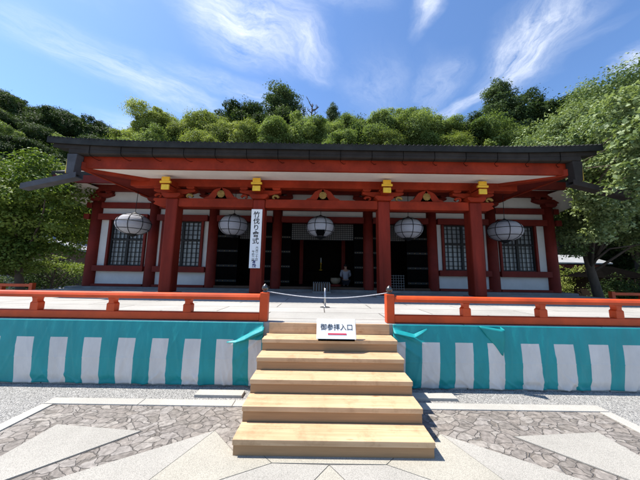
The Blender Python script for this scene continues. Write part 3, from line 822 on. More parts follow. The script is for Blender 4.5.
# wall frame
WP = [-9.35, -6.95, -4.5, -1.87, 1.87, 4.5, 6.95, 9.35]
WY = 9.8
for i, x in enumerate(WP):
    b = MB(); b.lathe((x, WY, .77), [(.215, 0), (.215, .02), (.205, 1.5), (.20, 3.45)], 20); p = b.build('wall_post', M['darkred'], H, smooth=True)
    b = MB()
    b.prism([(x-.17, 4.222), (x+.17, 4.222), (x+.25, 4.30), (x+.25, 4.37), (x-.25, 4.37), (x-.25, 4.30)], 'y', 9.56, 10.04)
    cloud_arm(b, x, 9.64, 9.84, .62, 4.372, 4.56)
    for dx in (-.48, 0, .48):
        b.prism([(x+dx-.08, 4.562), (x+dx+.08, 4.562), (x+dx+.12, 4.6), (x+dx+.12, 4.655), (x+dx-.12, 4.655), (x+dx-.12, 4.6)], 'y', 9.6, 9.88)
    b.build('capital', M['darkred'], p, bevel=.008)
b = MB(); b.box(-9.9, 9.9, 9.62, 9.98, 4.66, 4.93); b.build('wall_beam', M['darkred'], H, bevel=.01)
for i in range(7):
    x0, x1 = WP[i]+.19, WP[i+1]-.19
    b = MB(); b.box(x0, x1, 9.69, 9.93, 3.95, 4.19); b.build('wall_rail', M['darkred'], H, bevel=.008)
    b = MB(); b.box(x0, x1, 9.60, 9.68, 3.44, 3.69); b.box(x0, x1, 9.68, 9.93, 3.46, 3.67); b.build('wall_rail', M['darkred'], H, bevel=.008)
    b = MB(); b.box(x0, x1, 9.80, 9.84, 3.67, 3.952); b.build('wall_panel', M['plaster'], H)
    b = MB(); b.box(x0+.02, x1-.02, 9.80, 9.84, 4.188, 4.662); b.build('wall_panel', M['plaster'], H)
for s, x in ((-1, WP[0]), (1, WP[7])):      # rail noses past the corner posts
    x0, x1 = sorted((x+s*.2, x+s*.42))
    b = MB(); b.box(x0, x1, 9.62, 9.72, 3.45, 3.68); b.build('beam_nose', M['darkred'], H, bevel=.01)
    b = MB(); b.box(x0, x1, 9.69, 9.90, 3.96, 4.18); b.build('beam_nose', M['darkred'], H, bevel=.01)
def ring(b, x0, x1, z0, z1, w, y0, y1):
    o = [(x0, z0), (x1, z0), (x1, z1), (x0, z1)]; i_ = [(x0+w, z0+.012), (x1-w, z0+.012), (x1-w, z1-.012), (x0+w, z1-.012)]
    vs = [(x, y, z) for y in (y0, y1) for x, z in o + i_]; fs = []
    for k in range(4):
        n_ = (k+1) % 4
        fs += [(k, n_, 4+n_, 4+k), (8+k, 12+k, 12+n_, 8+n_), (k, 8+k, 8+n_, n_), (4+k, 4+n_, 12+n_, 12+k)]
    b.add(vs, fs)
def window_bay(x0, x1, wx0, wx1):
    b = MB(); b.box(x0, x1, 9.64, 9.92, .772, .862); b.build('wall_sill', M['darkred'], H, bevel=.006)
    b = MB(); b.box(x0, x1, 9.80, 9.84, .86, 1.372); b.build('wall_panel', M['plaster'], H)
    b = MB(); b.box(x0, x1, 9.60, 9.68, 1.36, 1.59); b.box(x0, x1, 9.68, 9.92, 1.38, 1.57); b.build('wall_rail', M['darkred'], H, bevel=.008)
    for a, c in ((x0, wx0-.092), (wx1+.092, x1)):
        b = MB(); b.box(a, c, 9.80, 9.84, 1.568, 3.462); b.build('wall_panel', M['plaster'], H)
    b = MB(); ring(b, wx0-.09, wx1+.09, 1.574, 3.456, .09, 9.72, 9.90)
    w = b.build('window', M['darkred'], H, bevel=.006)
    b = MB(); b.box(wx0, wx1, 9.86, 9.875, 1.572, 3.458); b.build('pane', M['pane'], w)
    b = MB(); n = 8; mid = (wx0+wx1)/2
    b.box(wx0, wx0+.06, 9.80, 9.85, 1.575, 3.455); b.box(wx1-.06, wx1, 9.80, 9.85, 1.575, 3.455); b.box(mid-.05, mid+.05, 9.80, 9.85, 1.575, 3.455)
    for z in (1.575, 2.62, 3.395):
        b.box(wx0+.06, mid-.05, 9.801, 9.849, z, z+.06); b.box(mid+.05, wx1-.06, 9.801, 9.849, z, z+.06)
    for i in range(1, n):
        x = wx0 + (wx1-wx0)*i/n
        if abs(x-mid) > .06: b.box(x-.014, x+.014, 9.815, 9.835, 1.6, 3.43)
    for j in range(1, 10):
        z = 1.575 + 1.88*j/10
        b.box(wx0+.05, wx1-.05, 9.836, 9.85, z-.014, z+.014)
    b.build('lattice', M['lattice'], w)
window_bay(WP[0]+.19, WP[1]-.19, -8.70, -7.32)
window_bay(WP[1]+.19, WP[2]-.19, -6.52, -4.98)
window_bay(WP[5]+.19, WP[6]-.19, 4.98, 6.52)
window_bay(WP[6]+.19, WP[7]-.19, 7.32, 8.70)
# open bays: door leaves, lattice transoms, thresholds
def transom(x0, x1, z0, z1):
    b = MB(); b.box(x0, x1, 9.93, 9.945, z0, z1); w = b.build('transom', M['ranma'], H)
    b = MB(); nx = int((x1-x0)/.075); nz = int((z1-z0)/.075)
    for i in range(nx+1):
        x = x0 + (x1-x0)*i/nx; b.box(x-.013, x+.013, 9.90, 9.915, z0, z1)
    for j in range(nz+1):
        z = z0 + (z1-z0)*j/nz; b.box(x0, x1, 9.915, 9.93, z-.013, z+.013)
    b.build('lattice', M['lattice'], w)
def door_leaf(x0, x1, y):
    b = MB(); b.box(x0, x1, y, y+.06, .80, 3.40); d = b.build('door', M['black'], H, bevel=.006)
    for z in (1.05, 1.65, 2.25, 2.85):
        b = MB(); b.box(x0+.004, x1-.004, y-.012, y-.001, z-.04, z+.04); b.build('door_batten', M['lattice'], d)
    b = MB()
    for z in (1.05, 1.65, 2.25, 2.85):
        for k in range(4):
            x = x0 + (x1-x0)*(k+.5)/4; b.lathe((x, y-.02, z-.012), [(.012, 0), (.016, .008), (.016, .018), (.01, .024)], 8)
    b.build('door_nails', M['oldgold'], d)
for x0, x1 in ((-1.68, -1.30), (1.30, 1.68), (-4.30, -3.45), (3.45, 4.30), (-2.42, -2.06), (2.06, 2.42)):
    door_leaf(x0, x1, 9.78)
transom(-1.28, 1.28, 2.77, 3.44); transom(-3.43, -2.44, 2.77, 3.44); transom(2.44, 3.43, 2.77, 3.44)
b = MB(); b.box(-4.3, -2.06, 9.66, 9.92, .772, .86); b.box(-1.68, 1.68, 9.66, 9.92, .772, .86); b.box(2.06, 4.3, 9.66, 9.92, .772, .86); b.build('threshold', M['timber'], H, bevel=.006)
# inside and outer shell
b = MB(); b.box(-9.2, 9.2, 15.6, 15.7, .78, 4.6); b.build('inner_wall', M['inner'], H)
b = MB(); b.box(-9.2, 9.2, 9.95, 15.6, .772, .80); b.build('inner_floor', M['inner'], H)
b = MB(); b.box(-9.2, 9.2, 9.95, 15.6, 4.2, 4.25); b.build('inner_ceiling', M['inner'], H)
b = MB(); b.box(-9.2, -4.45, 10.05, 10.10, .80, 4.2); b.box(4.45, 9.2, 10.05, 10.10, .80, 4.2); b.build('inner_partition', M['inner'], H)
for s in (-1, 1):
    x0, x1 = sorted((s*9.25, s*9.35))
    b = MB(); b.box(x0, x1, 10.0, 18.5, .772, 4.9); b.build('side_wall', M['plaster'], H)
    b = MB(); x0, x1 = sorted((s*9.22, s*9.42))
    for z0, z1 in ((.774, .87), (1.36, 1.59), (3.44, 3.69)): b.box(x0, x1, 10.03, 18.4, z0, z1)
    for y in (12.2, 14.6, 17.0): b.box(x0 - .01, x1 + .01, y-.12, y+.12, .775, 4.89)
    b.build('side_frame', M['darkred'], H)
b = MB(); b.box(-9.25, 9.25, 18.5, 18.6, .772, 4.9); b.build('rear_wall', M['plaster'], H)
# two slim inner posts in the shade
for x in (-1.05, 1.12):
    b = MB(); b.box(x-.09, x+.09, 12.4, 12.58, .80, 4.2); b.build('inner_post', M['darkred'], H)

# ------------------------------------------------------------------ things in and on the hall
def lantern(x, y, z, rw, label, window=False):
    root = empty('hanging_lantern', (x, y, z), label, 'lantern', 'round lanterns hung along the hall front')
    h = .35
    prof = []
    for k in range(15):
        a = -math.pi/2*.80 + math.pi*.80*k/14
        prof.append((rw*math.cos(a)**.86, h*math.sin(a)/math.sin(math.pi/2*.80)))
    b = MB(); b.lathe((x, y, z), prof, 32); b.build('paper_shade', M['paper'], root, smooth=True)
    b = MB()
    for k in range(8):
        a = 2*math.pi*k/8 + math.pi/8
        b.tube([(x + (r_*1.012+.002)*math.cos(a), y + (r_*1.012+.002)*math.sin(a), z + zz) for r_, zz in prof], .011, 6)
    for zz, r_ in ((prof[8][1], prof[8][0]), (prof[4][1], prof[4][0]), (prof[12][1], prof[12][0])):
        b.tube([(x + (r_*1.014+.003)*math.cos(2*math.pi*k/32), y + (r_*1.014+.003)*math.sin(2*math.pi*k/32), z + zz) for k in range(33)], .010, 6, cap=False)
    b.build('frame', M['lattice'], root)
    b = MB(); b.lathe((x, y, z + h), [(.19, -.02), (.20, .02), (.11, .04), (.06, .07), (.02, .10)], 16); b.build('top_cap', M['lattice'], root); b = MB()
    b.lathe((x, y, z - h - .05), [(.02, -.05), (.07, -.03), (.15, .02), (.19, .05), (.18, .07)], 16); b.build('bottom_cap', M['lattice'], root)
    b = MB(); b.tube([(x, y, z + h + .09), (x, y, 4.55 if abs(x) < 6 else 4.62)], .010, 6); b.build('cord', M['lattice'], root)
    if window:
        b = MB(); b.prism([(x-.12, z-.35), (x+.12, z-.35), (x+.15, z-.17), (x-.15, z-.17)], 'y', y-rw*.97, y-rw*.55); b.build('fire_door', M['black'], root)
    else: root.rotation_euler = (rad(1.2*math.sin(x*3)), rad(1.4*math.cos(x*2)), rad(x*7))
lantern(-6.80, 8.5, 3.06, .535, 'white ribbed lantern on a long cord before the corner window near the maple')
lantern(-3.21, 8.5, 3.07, .50, 'white ribbed lantern hanging beside the vertical banner on its left')
lantern(-.09, 8.5, 3.06, .50, 'white ribbed lantern with a small black opening over the main doorway', True)
lantern(3.06, 8.5, 3.05, .50, 'white ribbed lantern over the right dark doorway with the small white grid')
lantern(6.53, 8.5, 3.02, .535, 'white ribbed lantern before the corner window nearest the big leaning tree')

NB = empty('column_banner', (-2.06, 7.25, 2.46), 'tall narrow white board with vertical black writing fixed to a red column', 'sign board')
b = MB(); b.box(-2.225, -1.895, 7.25, 7.285, 1.56, 3.37); bb = b.build('board', M['signwhite'], NB, bevel=.004)
def vtext(s, x, z, size, pitch, m, wt=0.):
    for k, ch in enumerate(s):
        loc = Vector((x, 7.248, z - pitch*k)) - NB.location
        text('lettering', ch, size, Matrix.Translation(loc) @ Matrix.Rotation(rad(90), 4, 'X'), m, bb, weight=wt)
vtext('竹伐り會式', -2.06, 3.19, .205, .205, M['ink'], .003)
vtext('六月二十日', -2.005, 2.17, .085, .088, M['ink'], .001)
vtext('午後二時', -2.11, 2.05, .085, .088, M['ink'], .001)
vtext('本殿', -2.07, 1.74, .12, .115, M['blueink'], .003)

# offering box in front of the doorway
OB = empty('offering_box', (-.02, 9.2, .70), 'low grey slatted offering box before the main doorway', 'offering box')
b = MB(); z0 = plat_z(9.2)
b.box(-.34, .30, 9.0, 9.38, z0+.06, z0+.36); b.build('body', M['timber'], OB, bevel=.01)
b = MB()
for k in range(9): b.box(-.33 + k*.0725, -.30 + k*.0725, 8.99, 9.39, z0+.362, z0+.39)
for k in range(7): b.box(-.32 + k*.098, -.29 + k*.098, 8.97, 8.999, z0+.07, z0+.35)
b.box(-.36, .32, 8.968, 9.0, z0+.0, z0+.06); b.build('slats', M['ranma'], OB)
# small white standing grid in the right doorway
GR = empty('white_grid_rack', (2.95, 9.4, .77), 'small white wire grid rack standing in the right dark doorway', 'rack')
b = MB()
for k in range(7): b.tube([(2.62 + k*.1, 9.55, .80), (2.62 + k*.1, 9.58, 1.38)], .008, 5)
for k in range(6): b.tube([(2.60, 9.54, .85 + k*.1), (3.24, 9.54, .85 + k*.1)], .008, 5)
b.build('wires', M['ranma'], GR)
b = MB(); b.tube([(2.62, 9.56, .772), (2.62, 9.56, .80)], .014, 6); b.tube([(3.22, 9.56, .772), (3.22, 9.56, .80)], .014, 6); b.build('feet', M['ranma'], GR)
# altar table, candle stand and bowl gong seen dimly inside
AT = empty('altar_table', (-.05, 13.2, .80), 'dark low altar table deep inside the main doorway', 'altar table')
b = MB(); b.box(-1.1, 1.0, 12.9, 13.6, 1.42, 1.50); b.build('tabletop', M['black'], AT, bevel=.01)
for x in (-1.0, .9):
    for y in (12.97, 13.53):
        b = MB(); b.box(x-.05, x+.05, y-.05, y+.05, .80, 1.42); b.build('leg', M['black'], AT)
CS = empty('candle_stand', (-.03, 13.1, 1.50), 'slim brass candle stand glinting on the altar table', 'candle stand')
b = MB(); b.lathe((-.03, 13.1, 1.50), [(.12, 0), (.10, .03), (.03, .07), (.025, .35), (.06, .38), (.03, .42)], 14); b.build('stand', M['gold'], CS, smooth=True)
b = MB(); b.tube([(-.03, 13.1, 1.92), (-.03, 13.1, 2.18)], .025, 10); b.build('candle', M['signwhite'], CS)
BG = empty('bowl_gong', (.62, 10.9, .80), 'round beige bowl gong on a cushion just inside the main doorway', 'gong')
b = MB(); b.lathe((.62, 10.9, .80), [(.24, 0), (.28, .04), (.26, .09), (.20, .11)], 20); b.build('cushion', M['darkred'], BG, smooth=True)
b = MB(); b.lathe((.62, 10.9, .912), [(.10, 0), (.19, .06), (.225, .16), (.225, .27), (.21, .27), (.20, .17), (.10, .05)], 24); b.build('bowl', M['cushion'], BG, smooth=True)

# kneeling person seen from behind in the doorway
def skin(name, joints, edges, m, parent, sub=2, rootj=0):
    off = world_of(parent) if parent is not None else Vector((0, 0, 0))
    me = bpy.data.meshes.new(name); me.from_pydata([Vector(p)-off for p, _ in joints], edges, [])
    me.materials.append(m)
    o = bpy.data.objects.new(name, me); COL.objects.link(o)
    if parent is not None: o.parent = parent
    md = o.modifiers.new('skin', 'SKIN'); md.use_smooth_shade = True
    sv = me.skin_vertices[0].data if me.skin_vertices else None
    if sv is None:
        me.skin_vertices.new() if hasattr(me.skin_vertices, 'new') else None
    return o, md
def skin_body(name, joints, edges, m, parent, rootj=0):
    """skins a stick figure with bmesh so that radii can be set"""
    off = world_of(parent)
    bm = bmesh.new(); lay = bm.verts.layers.skin.verify()
    vs = []
    for p, rr in joints:
        v = bm.verts.new(Vector(p)-off); v[lay].radius = rr if isinstance(rr, tuple) else (rr, rr); vs.append(v)
    vs[rootj][lay].use_root = True
    for a, c in edges: bm.edges.new((vs[a], vs[c]))
    me = bpy.data.meshes.new(name); bm.to_mesh(me); bm.free(); me.materials.append(m)
    o = bpy.data.objects.new(name, me); COL.objects.link(o); o.parent = parent
    md = o.modifiers.new('skin', 'SKIN'); md.use_smooth_shade = True
    s2 = o.modifiers.new('sub', 'SUBSURF'); s2.levels = 2; s2.render_levels = 2
    return o
PX, PY, PZ = 1.12, 11.3, .80
PS = empty('person', (PX, PY, PZ), 'person kneeling upright in a pale shirt and dark trousers inside the main doorway', 'person')
def pp(x, y, z): return (PX+x, PY+y, PZ+z)
J = [(pp(0, 0, .22), .13), (pp(0, .02, .38), .115), (pp(0, .03, .56), .13), (pp(0, .04, .70), .105), (pp(0, .05, .79), .05), (pp(0, .06, .86), .075), (pp(0, .06, .95), .085), (pp(0, .06, 1.02), .06),
     (pp(-.17, .04, .70), .05), (pp(-.22, .08, .48), .042), (pp(-.12, .26, .42), .034), (pp(-.04, .34, .52), .028),
     (pp(.17, .04, .70), .05), (pp(.22, .08, .48), .042), (pp(.12, .26, .42), .034), (pp(.04, .34, .52), .028),
     (pp(-.10, .02, .18), .10), (pp(-.13, .42, .12), .075), (pp(-.12, .10, .06), .055), (pp(-.09, -.12, .045), .04),
     (pp(.10, .02, .18), .10), (pp(.13, .42, .12), .075), (pp(.12, .10, .06), .055), (pp(.09, -.12, .045), .04)]
E_ = [(0, 1), (1, 2), (2, 3), (3, 4), (4, 5), (5, 6), (6, 7), (3, 8), (8, 9), (9, 10), (10, 11), (3, 12), (12, 13), (13, 14), (14, 15), (0, 16), (16, 17), (17, 18), (18, 19), (0, 20), (20, 21), (21, 22), (22, 23)]
skin_body('body', J, E_, M['skin'], PS)
def grow(idx, k): return [(J[i][0], J[i][1]+k) for i in idx]
sj = grow([1, 2, 3, 8, 9, 10, 12, 13, 14], .02); sj.insert(0, (pp(0, 0, .26), .15))
skin_body('shirt', sj, [(0, 1), (1, 2), (2, 3), (3, 4), (4, 5), (5, 6), (3, 7), (7, 8), (8, 9)], M['shirt'], PS)
tj = grow([0, 16, 17, 18, 20, 21, 22], .02)
skin_body('trousers', tj, [(0, 1), (1, 2), (2, 3), (0, 4), (4, 5), (5, 6)], M['trousers'], PS)
skin_body('hair', [(pp(0, .03, .88), .075), (pp(0, .04, .96), .098), (pp(0, .06, 1.03), .07)], [(0, 1), (1, 2)], M['hair'], PS)
for s in (-1, 1):
    for k, (dx, dz, ln) in enumerate(((.0, .02, .07), (.004, .045, .08), (.004, .066, .085), (.002, .088, .075), (.0, -.0, .055))):
        pass

# ------------------------------------------------------------------ vegetation
def leaf_mesh(name, C_, Nn, size, m, seed, aspect=.55, tint=None):
    rs = np.random.RandomState(seed)
    n = len(C_)
    Nn = Nn/np.maximum(1e-6, np.linalg.norm(Nn, axis=1))[:, None]
    rv = rs.normal(size=(n, 3)); tdir = rv - (rv*Nn).sum(1)[:, None]*Nn
    tdir /= np.maximum(1e-6, np.linalg.norm(tdir, axis=1))[:, None]
    bdir = np.cross(Nn, tdir)
    s = (size*rs.uniform(.65, 1.35, n))[:, None]
    v = np.empty((n, 4, 3), np.float32)
    v[:, 0] = C_ - tdir*s*.5; v[:, 2] = C_ + tdir*s*.5 - Nn*s*.18
    v[:, 1] = C_ + bdir*s*aspect*.5 + Nn*s*.06; v[:, 3] = C_ - bdir*s*aspect*.5 + Nn*s*.06
    me = bpy.data.meshes.new(name)
    me.vertices.add(n*4); me.vertices.foreach_set('co', v.ravel())
    me.loops.add(n*4); me.loops.foreach_set('vertex_index', np.arange(n*4, dtype=np.int32))
    me.polygons.add(n); me.polygons.foreach_set('loop_start', np.arange(0, n*4, 4, dtype=np.int32))
    try: me.polygons.foreach_set('loop_total', np.full(n, 4, np.int32))
    except Exception: pass
    me.update(calc_edges=True)
    a = me.attributes.new('tint', 'FLOAT', 'FACE')
    if tint is None: tint = np.full(n, .5)
    a.data.foreach_set('value', np.clip(tint + rs.uniform(-.22, .22, n), 0, 1).astype(np.float32))
    me.materials.append(m)
    return me

def lobe_leaves(lobes, per, seed, up=.5, shell=(.72, 1.08), spread=.75):
    """leaves over and through ellipsoidal clumps; lobes = (cx,cy,cz, rx,ry,rz, tint)"""
    rs = np.random.RandomState(seed); Cs, Ns, Ts = [], [], []
    for lb in lobes:
        c = np.array(lb[:3]); r_ = np.array(lb[3:6])
        k = max(8, int(per*(r_[0]*r_[1] + r_[1]*r_[2] + r_[0]*r_[2])/3))
        d = rs.normal(size=(k, 3)); d /= np.linalg.norm(d, axis=1)[:, None]
        # ragged surface: a few random bumps per clump
        bump = 1 + .22*np.sin(d @ rs.normal(size=3)*4.5 + rs.uniform(0, 6)) + .16*np.sin(d @ rs.normal(size=3)*9 + rs.uniform(0, 6))
        rad_ = (shell[0] + (shell[1]-shell[0])*rs.uniform(0, 1, k)**.5)*bump
        rad_ = rad_*(1 + .42*rs.uniform(0, 1, k)**5)
        Cs.append(c + d*r_*rad_[:, None] + rs.normal(size=(k, 3))*.06*r_.max())
        Ns.append(d*.6 + rs.normal(size=(k, 3))*spread*.5 + np.array([0, 0, up]))
        Ts.append(np.full(k, lb[6]))
    return np.concatenate(Cs), np.concatenate(Ns), np.concatenate(Ts)

def broad_lobes(rx, ry, rz, zc, n, lr, seed, flat=.8):
    """uneven crown: big limbs' clumps, each carrying smaller ones of different size and tint"""
    rd = random.Random(seed); out = []
    sx, sy = rd.uniform(.85, 1.15), rd.uniform(.85, 1.15)
    for i in range(n):
        z = 1 - 2*(i+.5)/n; z = max(-.75, z); a = i*2.399963 + rd.uniform(-.7, .7); q = math.sqrt(max(0, 1-z*z))
        f = rd.uniform(.5, 1.05)
        k = lr*rd.choice((.45, .6, .8, 1.0, 1.3))*rd.uniform(.85, 1.15); tn = rd.uniform(.15, .85)
        c = (rx*sx*q*math.cos(a)*f, ry*sy*q*math.sin(a)*f, zc + rz*z*f*rd.uniform(.85, 1.1))
        out.append((*c, k*rd.uniform(.8, 1.2), k*rd.uniform(.8, 1.2), k*flat*rd.uniform(.7, 1.1), tn))
        for _ in range(3):
            d = Vector((rd.gauss(0, 1), rd.gauss(0, 1), abs(rd.gauss(0, .8)))).normalized()*k*rd.uniform(.8, 1.25)
            m_ = k*rd.uniform(.28, .55)
            out.append((c[0]+d.x, c[1]+d.y, c[2]+d.z*flat, m_*1.1, m_*1.1, m_*.7, min(1, max(0, tn + rd.uniform(-.25, .3)))))
    for i in range(max(2, n//4)):
        k = lr*rd.uniform(.8, 1.2)
        out.append((rd.uniform(-.5, .5)*rx, rd.uniform(-.5, .5)*ry, zc + rd.uniform(-.4, .4)*rz, k, k, k*flat, rd.uniform(.1, .6)))
    return out

def branches(b, base, top, r0, lobes, seed, lean=(0, 0), n=8):
    rd = random.Random(seed)
    bx, by, bz = base
    pts = []; rs = []
    for i in range(7):
        u = i/6
        pts.append((bx + lean[0]*u + .15*r0*5*math.sin(u*3+seed), by + lean[1]*u + .1*r0*5*math.sin(u*4+seed), bz + (top-bz)*u)); rs.append(r0*(1-.78*u)*(1.35 if i == 0 else 1))
    b.tube(pts, rs, n)
    for lb in lobes:
        u = rd.uniform(.35, .95); i = min(5, int(u*6)); f = u*6-i
        p = Vector(pts[i]).lerp(Vector(pts[i+1]), f); q = Vector(lb[:3])
        if q.z < p.z - 1: p = Vector(pts[2])
        mid = p.lerp(q, .5) + Vector((rd.uniform(-.3, .3), rd.uniform(-.3, .3), .12*(q-p).length))
        r1 = max(.02, rs[i]*.42)
        b.tube([p, mid, q], [r1, r1*.6, r1*.2], 6)

def tree_proto(name, lobes, per, leaf, m, seed, label, cat, trunk_r, trunk_top, group=None, up=.5, aspect=.55, loc=(0, 0, 0), limbs=12, lean=(0, 0), shell=(.72, 1.08)):
    root = empty(name, loc, label, cat, group)
    Cc, Nn, Tt = lobe_leaves(lobes, per, seed, up, shell)
    me = leaf_mesh('crown', Cc, Nn, leaf, m, seed, aspect, Tt)
    o = bpy.data.objects.new('crown', me); COL.objects.link(o); o.parent = root
    b = MB(); rd = random.Random(seed)
    branches(b, (0, 0, -.6), trunk_top, trunk_r, rd.sample(lobes, min(limbs, len(lobes))), seed, lean)
    for i in range(len(b.v)): b.v[i] = tuple(Vector(b.v[i]) + Vector(loc))
    b.build('trunk', M['bark'], root, smooth=True, fix=False)
    return root

LM_ = dict(
    dark=leaf_mat('dark_evergreen_leaves', (.026, .050, .018), (.070, .105, .034), .32, .65),
    mid=leaf_mat('mid_green_leaves', (.105, .16, .046), (.265, .325, .115), .42, .6),
    lime=leaf_mat('yellow_green_leaves', (.14, .185, .045), (.33, .37, .12), .42, .6),
    pale=leaf_mat('pale_glossy_leaves', (.070, .115, .040), (.29, .35, .165), .28, .45),
    maple=leaf_mat('bright_maple_leaves', (.055, .10, .018), (.20, .26, .060), .34, .6),
    conifer=leaf_mat('conifer_needles', (.045, .078, .036), (.12, .165, .078), .28),
)
# prototypes of the far trees (height about 12 m, crown about 8 m)
def hill_protos():
    P_ = {}
    for i in range(3):
        P_['dark%d' % i] = (broad_lobes(4.0, 4.0, 4.2, 8.0, 40, 1.25, 10+i), 950, .25, 'dark')
        P_['mid%d' % i] = (broad_lobes(4.2, 4.2, 4.0, 8.2, 44, 1.15, 20+i), 1050, .22, 'mid')
        P_['lime%d' % i] = (broad_lobes(4.2, 4.2, 3.8, 8.4, 42, 1.1, 30+i, .9), 1100, .21, 'lime')
    for i in range(2):
        lobes = []; rd = random.Random(50+i)
        for j in range(22):
            z = 3.0 + j*.57; R_ = (2.6*(1 - j/23)**.55 + .15)*rd.uniform(.72, 1.12); n = max(3, int(R_*3.0))
            for k in range(n):
                a = 2*math.pi*k/n + rd.uniform(-.35, .35) + j*1.3
                for f in (.45, .9):
                    f *= rd.uniform(.75, 1.1)
                    lobes.append((R_*f*math.cos(a), R_*f*math.sin(a), z + .25*(1-f) + rd.uniform(-.18, .18), .50, .50, .20, rd.uniform(.1, .9)))
        lobes.append((0, 0, 15.6, .35, .35, .6, .5))
        P_['conifer%d' % i] = (lobes, 2600, .13, 'conifer')
    return P_
LAB = {
    'dark': ('broadleaf_tree', 'dark evergreen tree with a rounded crown on the wooded slope', 'dark evergreens on the slope'),
    'mid': ('broadleaf_tree', 'mid green bushy tree on the slope behind the hall roof', 'mid green trees behind the hall'),
    'lime': ('broadleaf_tree', 'bright yellow green tree just above the hall roof', 'yellow green trees above the roof'),
    'conifer': ('conifer_tree', 'dark pointed conifer rising above the other trees on the slope', 'conifers on the slope'),
}
PD = hill_protos(); made = {}
def put(kind, var, x, y, top, sc=None, label=None, wide=1.):
    key = '%s%d' % (kind, var)
    lobes, per, leaf, mk = PD[key]
    h = 16.2 if kind == 'conifer' else 12.4
    z = hill_z(x, y) - .5
    s = max(.55, (top - z)/h)
    if sc: s = sc; z = top - h*s
    if key not in made:
        nm, lb, gp = LAB[kind]
        o = tree_proto(nm, lobes, per, leaf, LM_[mk], 100 + var + len(made)*3, lb, 'tree', .28, 9.5 if kind != 'conifer' else 15.5, gp, limbs=10)
        made[key] = o
    else:
        o = copy_tree(made[key])
    nm, lb, gp = LAB[kind]
    o['label'] = lb; o['group'] = gp
    if label:
        o['label'] = label
    o.location = (x, y, z); o.rotation_euler = (0, 0, rng.uniform(0, 6.28)); o.scale = (s*wide, s*wide, s)
    return o
# left wooded slope: skyline first, then the lower rows
for i, (x, y, tp_) in enumerate([(-57, 40, 32.6), (-51.5, 41, 29.8), (-49.5, 39, 27.2), (-44.6, 39, 28.4), (-46.5, 43, 28.4), (-41, 41, 25.8), (-38.8, 39, 26.6), (-34.0, 41, 25.2), (-62, 42, 33.5), (-66, 40, 34), (-31, 42, 25.6)]):
    put('dark', i % 3, x, y, tp_)
for i, (x, y, tp_) in enumerate([(-52, 34, 23.5), (-46, 33, 21), (-41, 33, 21.5), (-36, 33, 19.5), (-31, 33, 20), (-27, 34, 19.8), (-40, 27, 14.5), (-34, 26, 14.8), (-29, 26, 13.5), (-45, 27, 16), (-36, 21, 10.5), (-30, 21, 9.5), (-25, 22, 10.6), (-41, 22, 12), (-48, 24, 15), (-21, 24, 13)]):
    put('dark' if i % 3 else 'mid', (i+1) % 3, x, y, tp_)
# trees just above the roof, left to right
for i, (x, y, tp_, k, sc) in enumerate([(-21.5, 26, 17.3, 'lime', .62), (-18.8, 25.5, 19.3, 'lime', .66), (-16.0, 26, 18.2, 'lime', .6), (-13.4, 26, 19.4, 'lime', .68), (-11.2, 25, 17.2, 'lime', .6),
      (-10.3, 29, 22.6, 'dark', .8), (-7.9, 29, 21.3, 'dark', .75), (-8.6, 25, 17.5, 'lime', .6), (-5.9, 25, 17.0, 'mid', .5), (-3.2, 25, 17.9, 'mid', .66), (-.4, 26, 18.2, 'mid', .62),
      (2.3, 26, 18.4, 'mid', .58), (4.9, 26, 19.2, 'mid', .66), (7.4, 26, 19.5, 'mid', .72), (9.8, 26, 19.6, 'mid', .66), (12.0, 26, 18.5, 'mid', .6), (14.4, 26, 18.9, 'mid', .66), (16.8, 26, 18.6, 'dark', .6), (18.8, 24.5, 17.5, 'mid', .7),
      (3.6, 29, 20.8, 'dark', .75), (11, 30, 21.9, 'dark', .8), (-1.6, 30, 20.8, 'mid', .7), (-14.8, 30, 21.2, 'mid', .7), (6.3, 23.5, 16.2, 'lime', .5), (-12.3, 23.5, 15.6, 'lime', .56), (1.2, 23.5, 15.9, 'mid', .56), (-17.5, 23.5, 15.2, 'mid', .56), (13.2, 23.5, 15.9, 'lime', .56)]):
    put(k, i % 3, x, y, tp_, sc)
put('conifer', 0, -5.4, 30, 26.4, None, 'tall dark tree with a narrow pointed top above the middle left of the roof', 1.55)
put('conifer', 1, 1.5, 33, 26.2, None, 'slim conifer standing next to a bare tree above the roof centre', .85)
put('conifer', 1, 20.6, 26, 24.1, None, 'broad dark conifer with ragged branches left of the big leafy tree', 1.3)
put('dark', 1, 24.2, 27, 22.4, .78, 'dark rounded tree between the broad conifer and the big leafy tree')
for i, (x, y, tp_) in enumerate([(27.5, 26, 21), (22, 22, 15.5), (30, 30, 24), (33, 24, 18), (27, 20, 11), (38, 28, 22), (32, 18, 11), (40, 20, 14), (24.5, 18.5, 9)]):
    put('dark', i % 3, x, y, tp_, None, 'dark evergreen tree behind the big leafy tree')
# bare dead tree
DT = empty('bare_tree', (-1.55, 32, hill_z(-1.55, 32)-.5), 'leafless grey dead tree beside the slim conifer above the roof', 'tree')
b = MB(); z0 = DT.location.z
b.tube([(-1.55, 32, z0), (-1.5, 32, z0+9), (-1.62, 32.1, 23.2), (-1.5, 32, 25.4)], [.3, .2, .09, .03], 8)
rd = random.Random(5)
for k in range(26):
    z = 19 + 6*k/26; a = rd.uniform(0, 6.28); ln = rd.uniform(.8, 1.9)*(1 - .5*(z-19)/6.5)
    p = Vector((-1.55, 32, z)); q = p + Vector((math.cos(a)*ln, math.sin(a)*ln, ln*.75)); b.tube([p, p.lerp(q, .5)+Vector((0, 0, -.1)), q], [.08, .055, .022], 5)
    for j in range(3):
        w = p.lerp(q, rd.uniform(.4, .95)); b.tube([w, w + Vector((rd.uniform(-.4, .4), rd.uniform(-.4, .4), rd.uniform(.2, .5)))], [.034, .014], 4)
b.build('trunk', M['bark'], DT, smooth=True, fix=False)

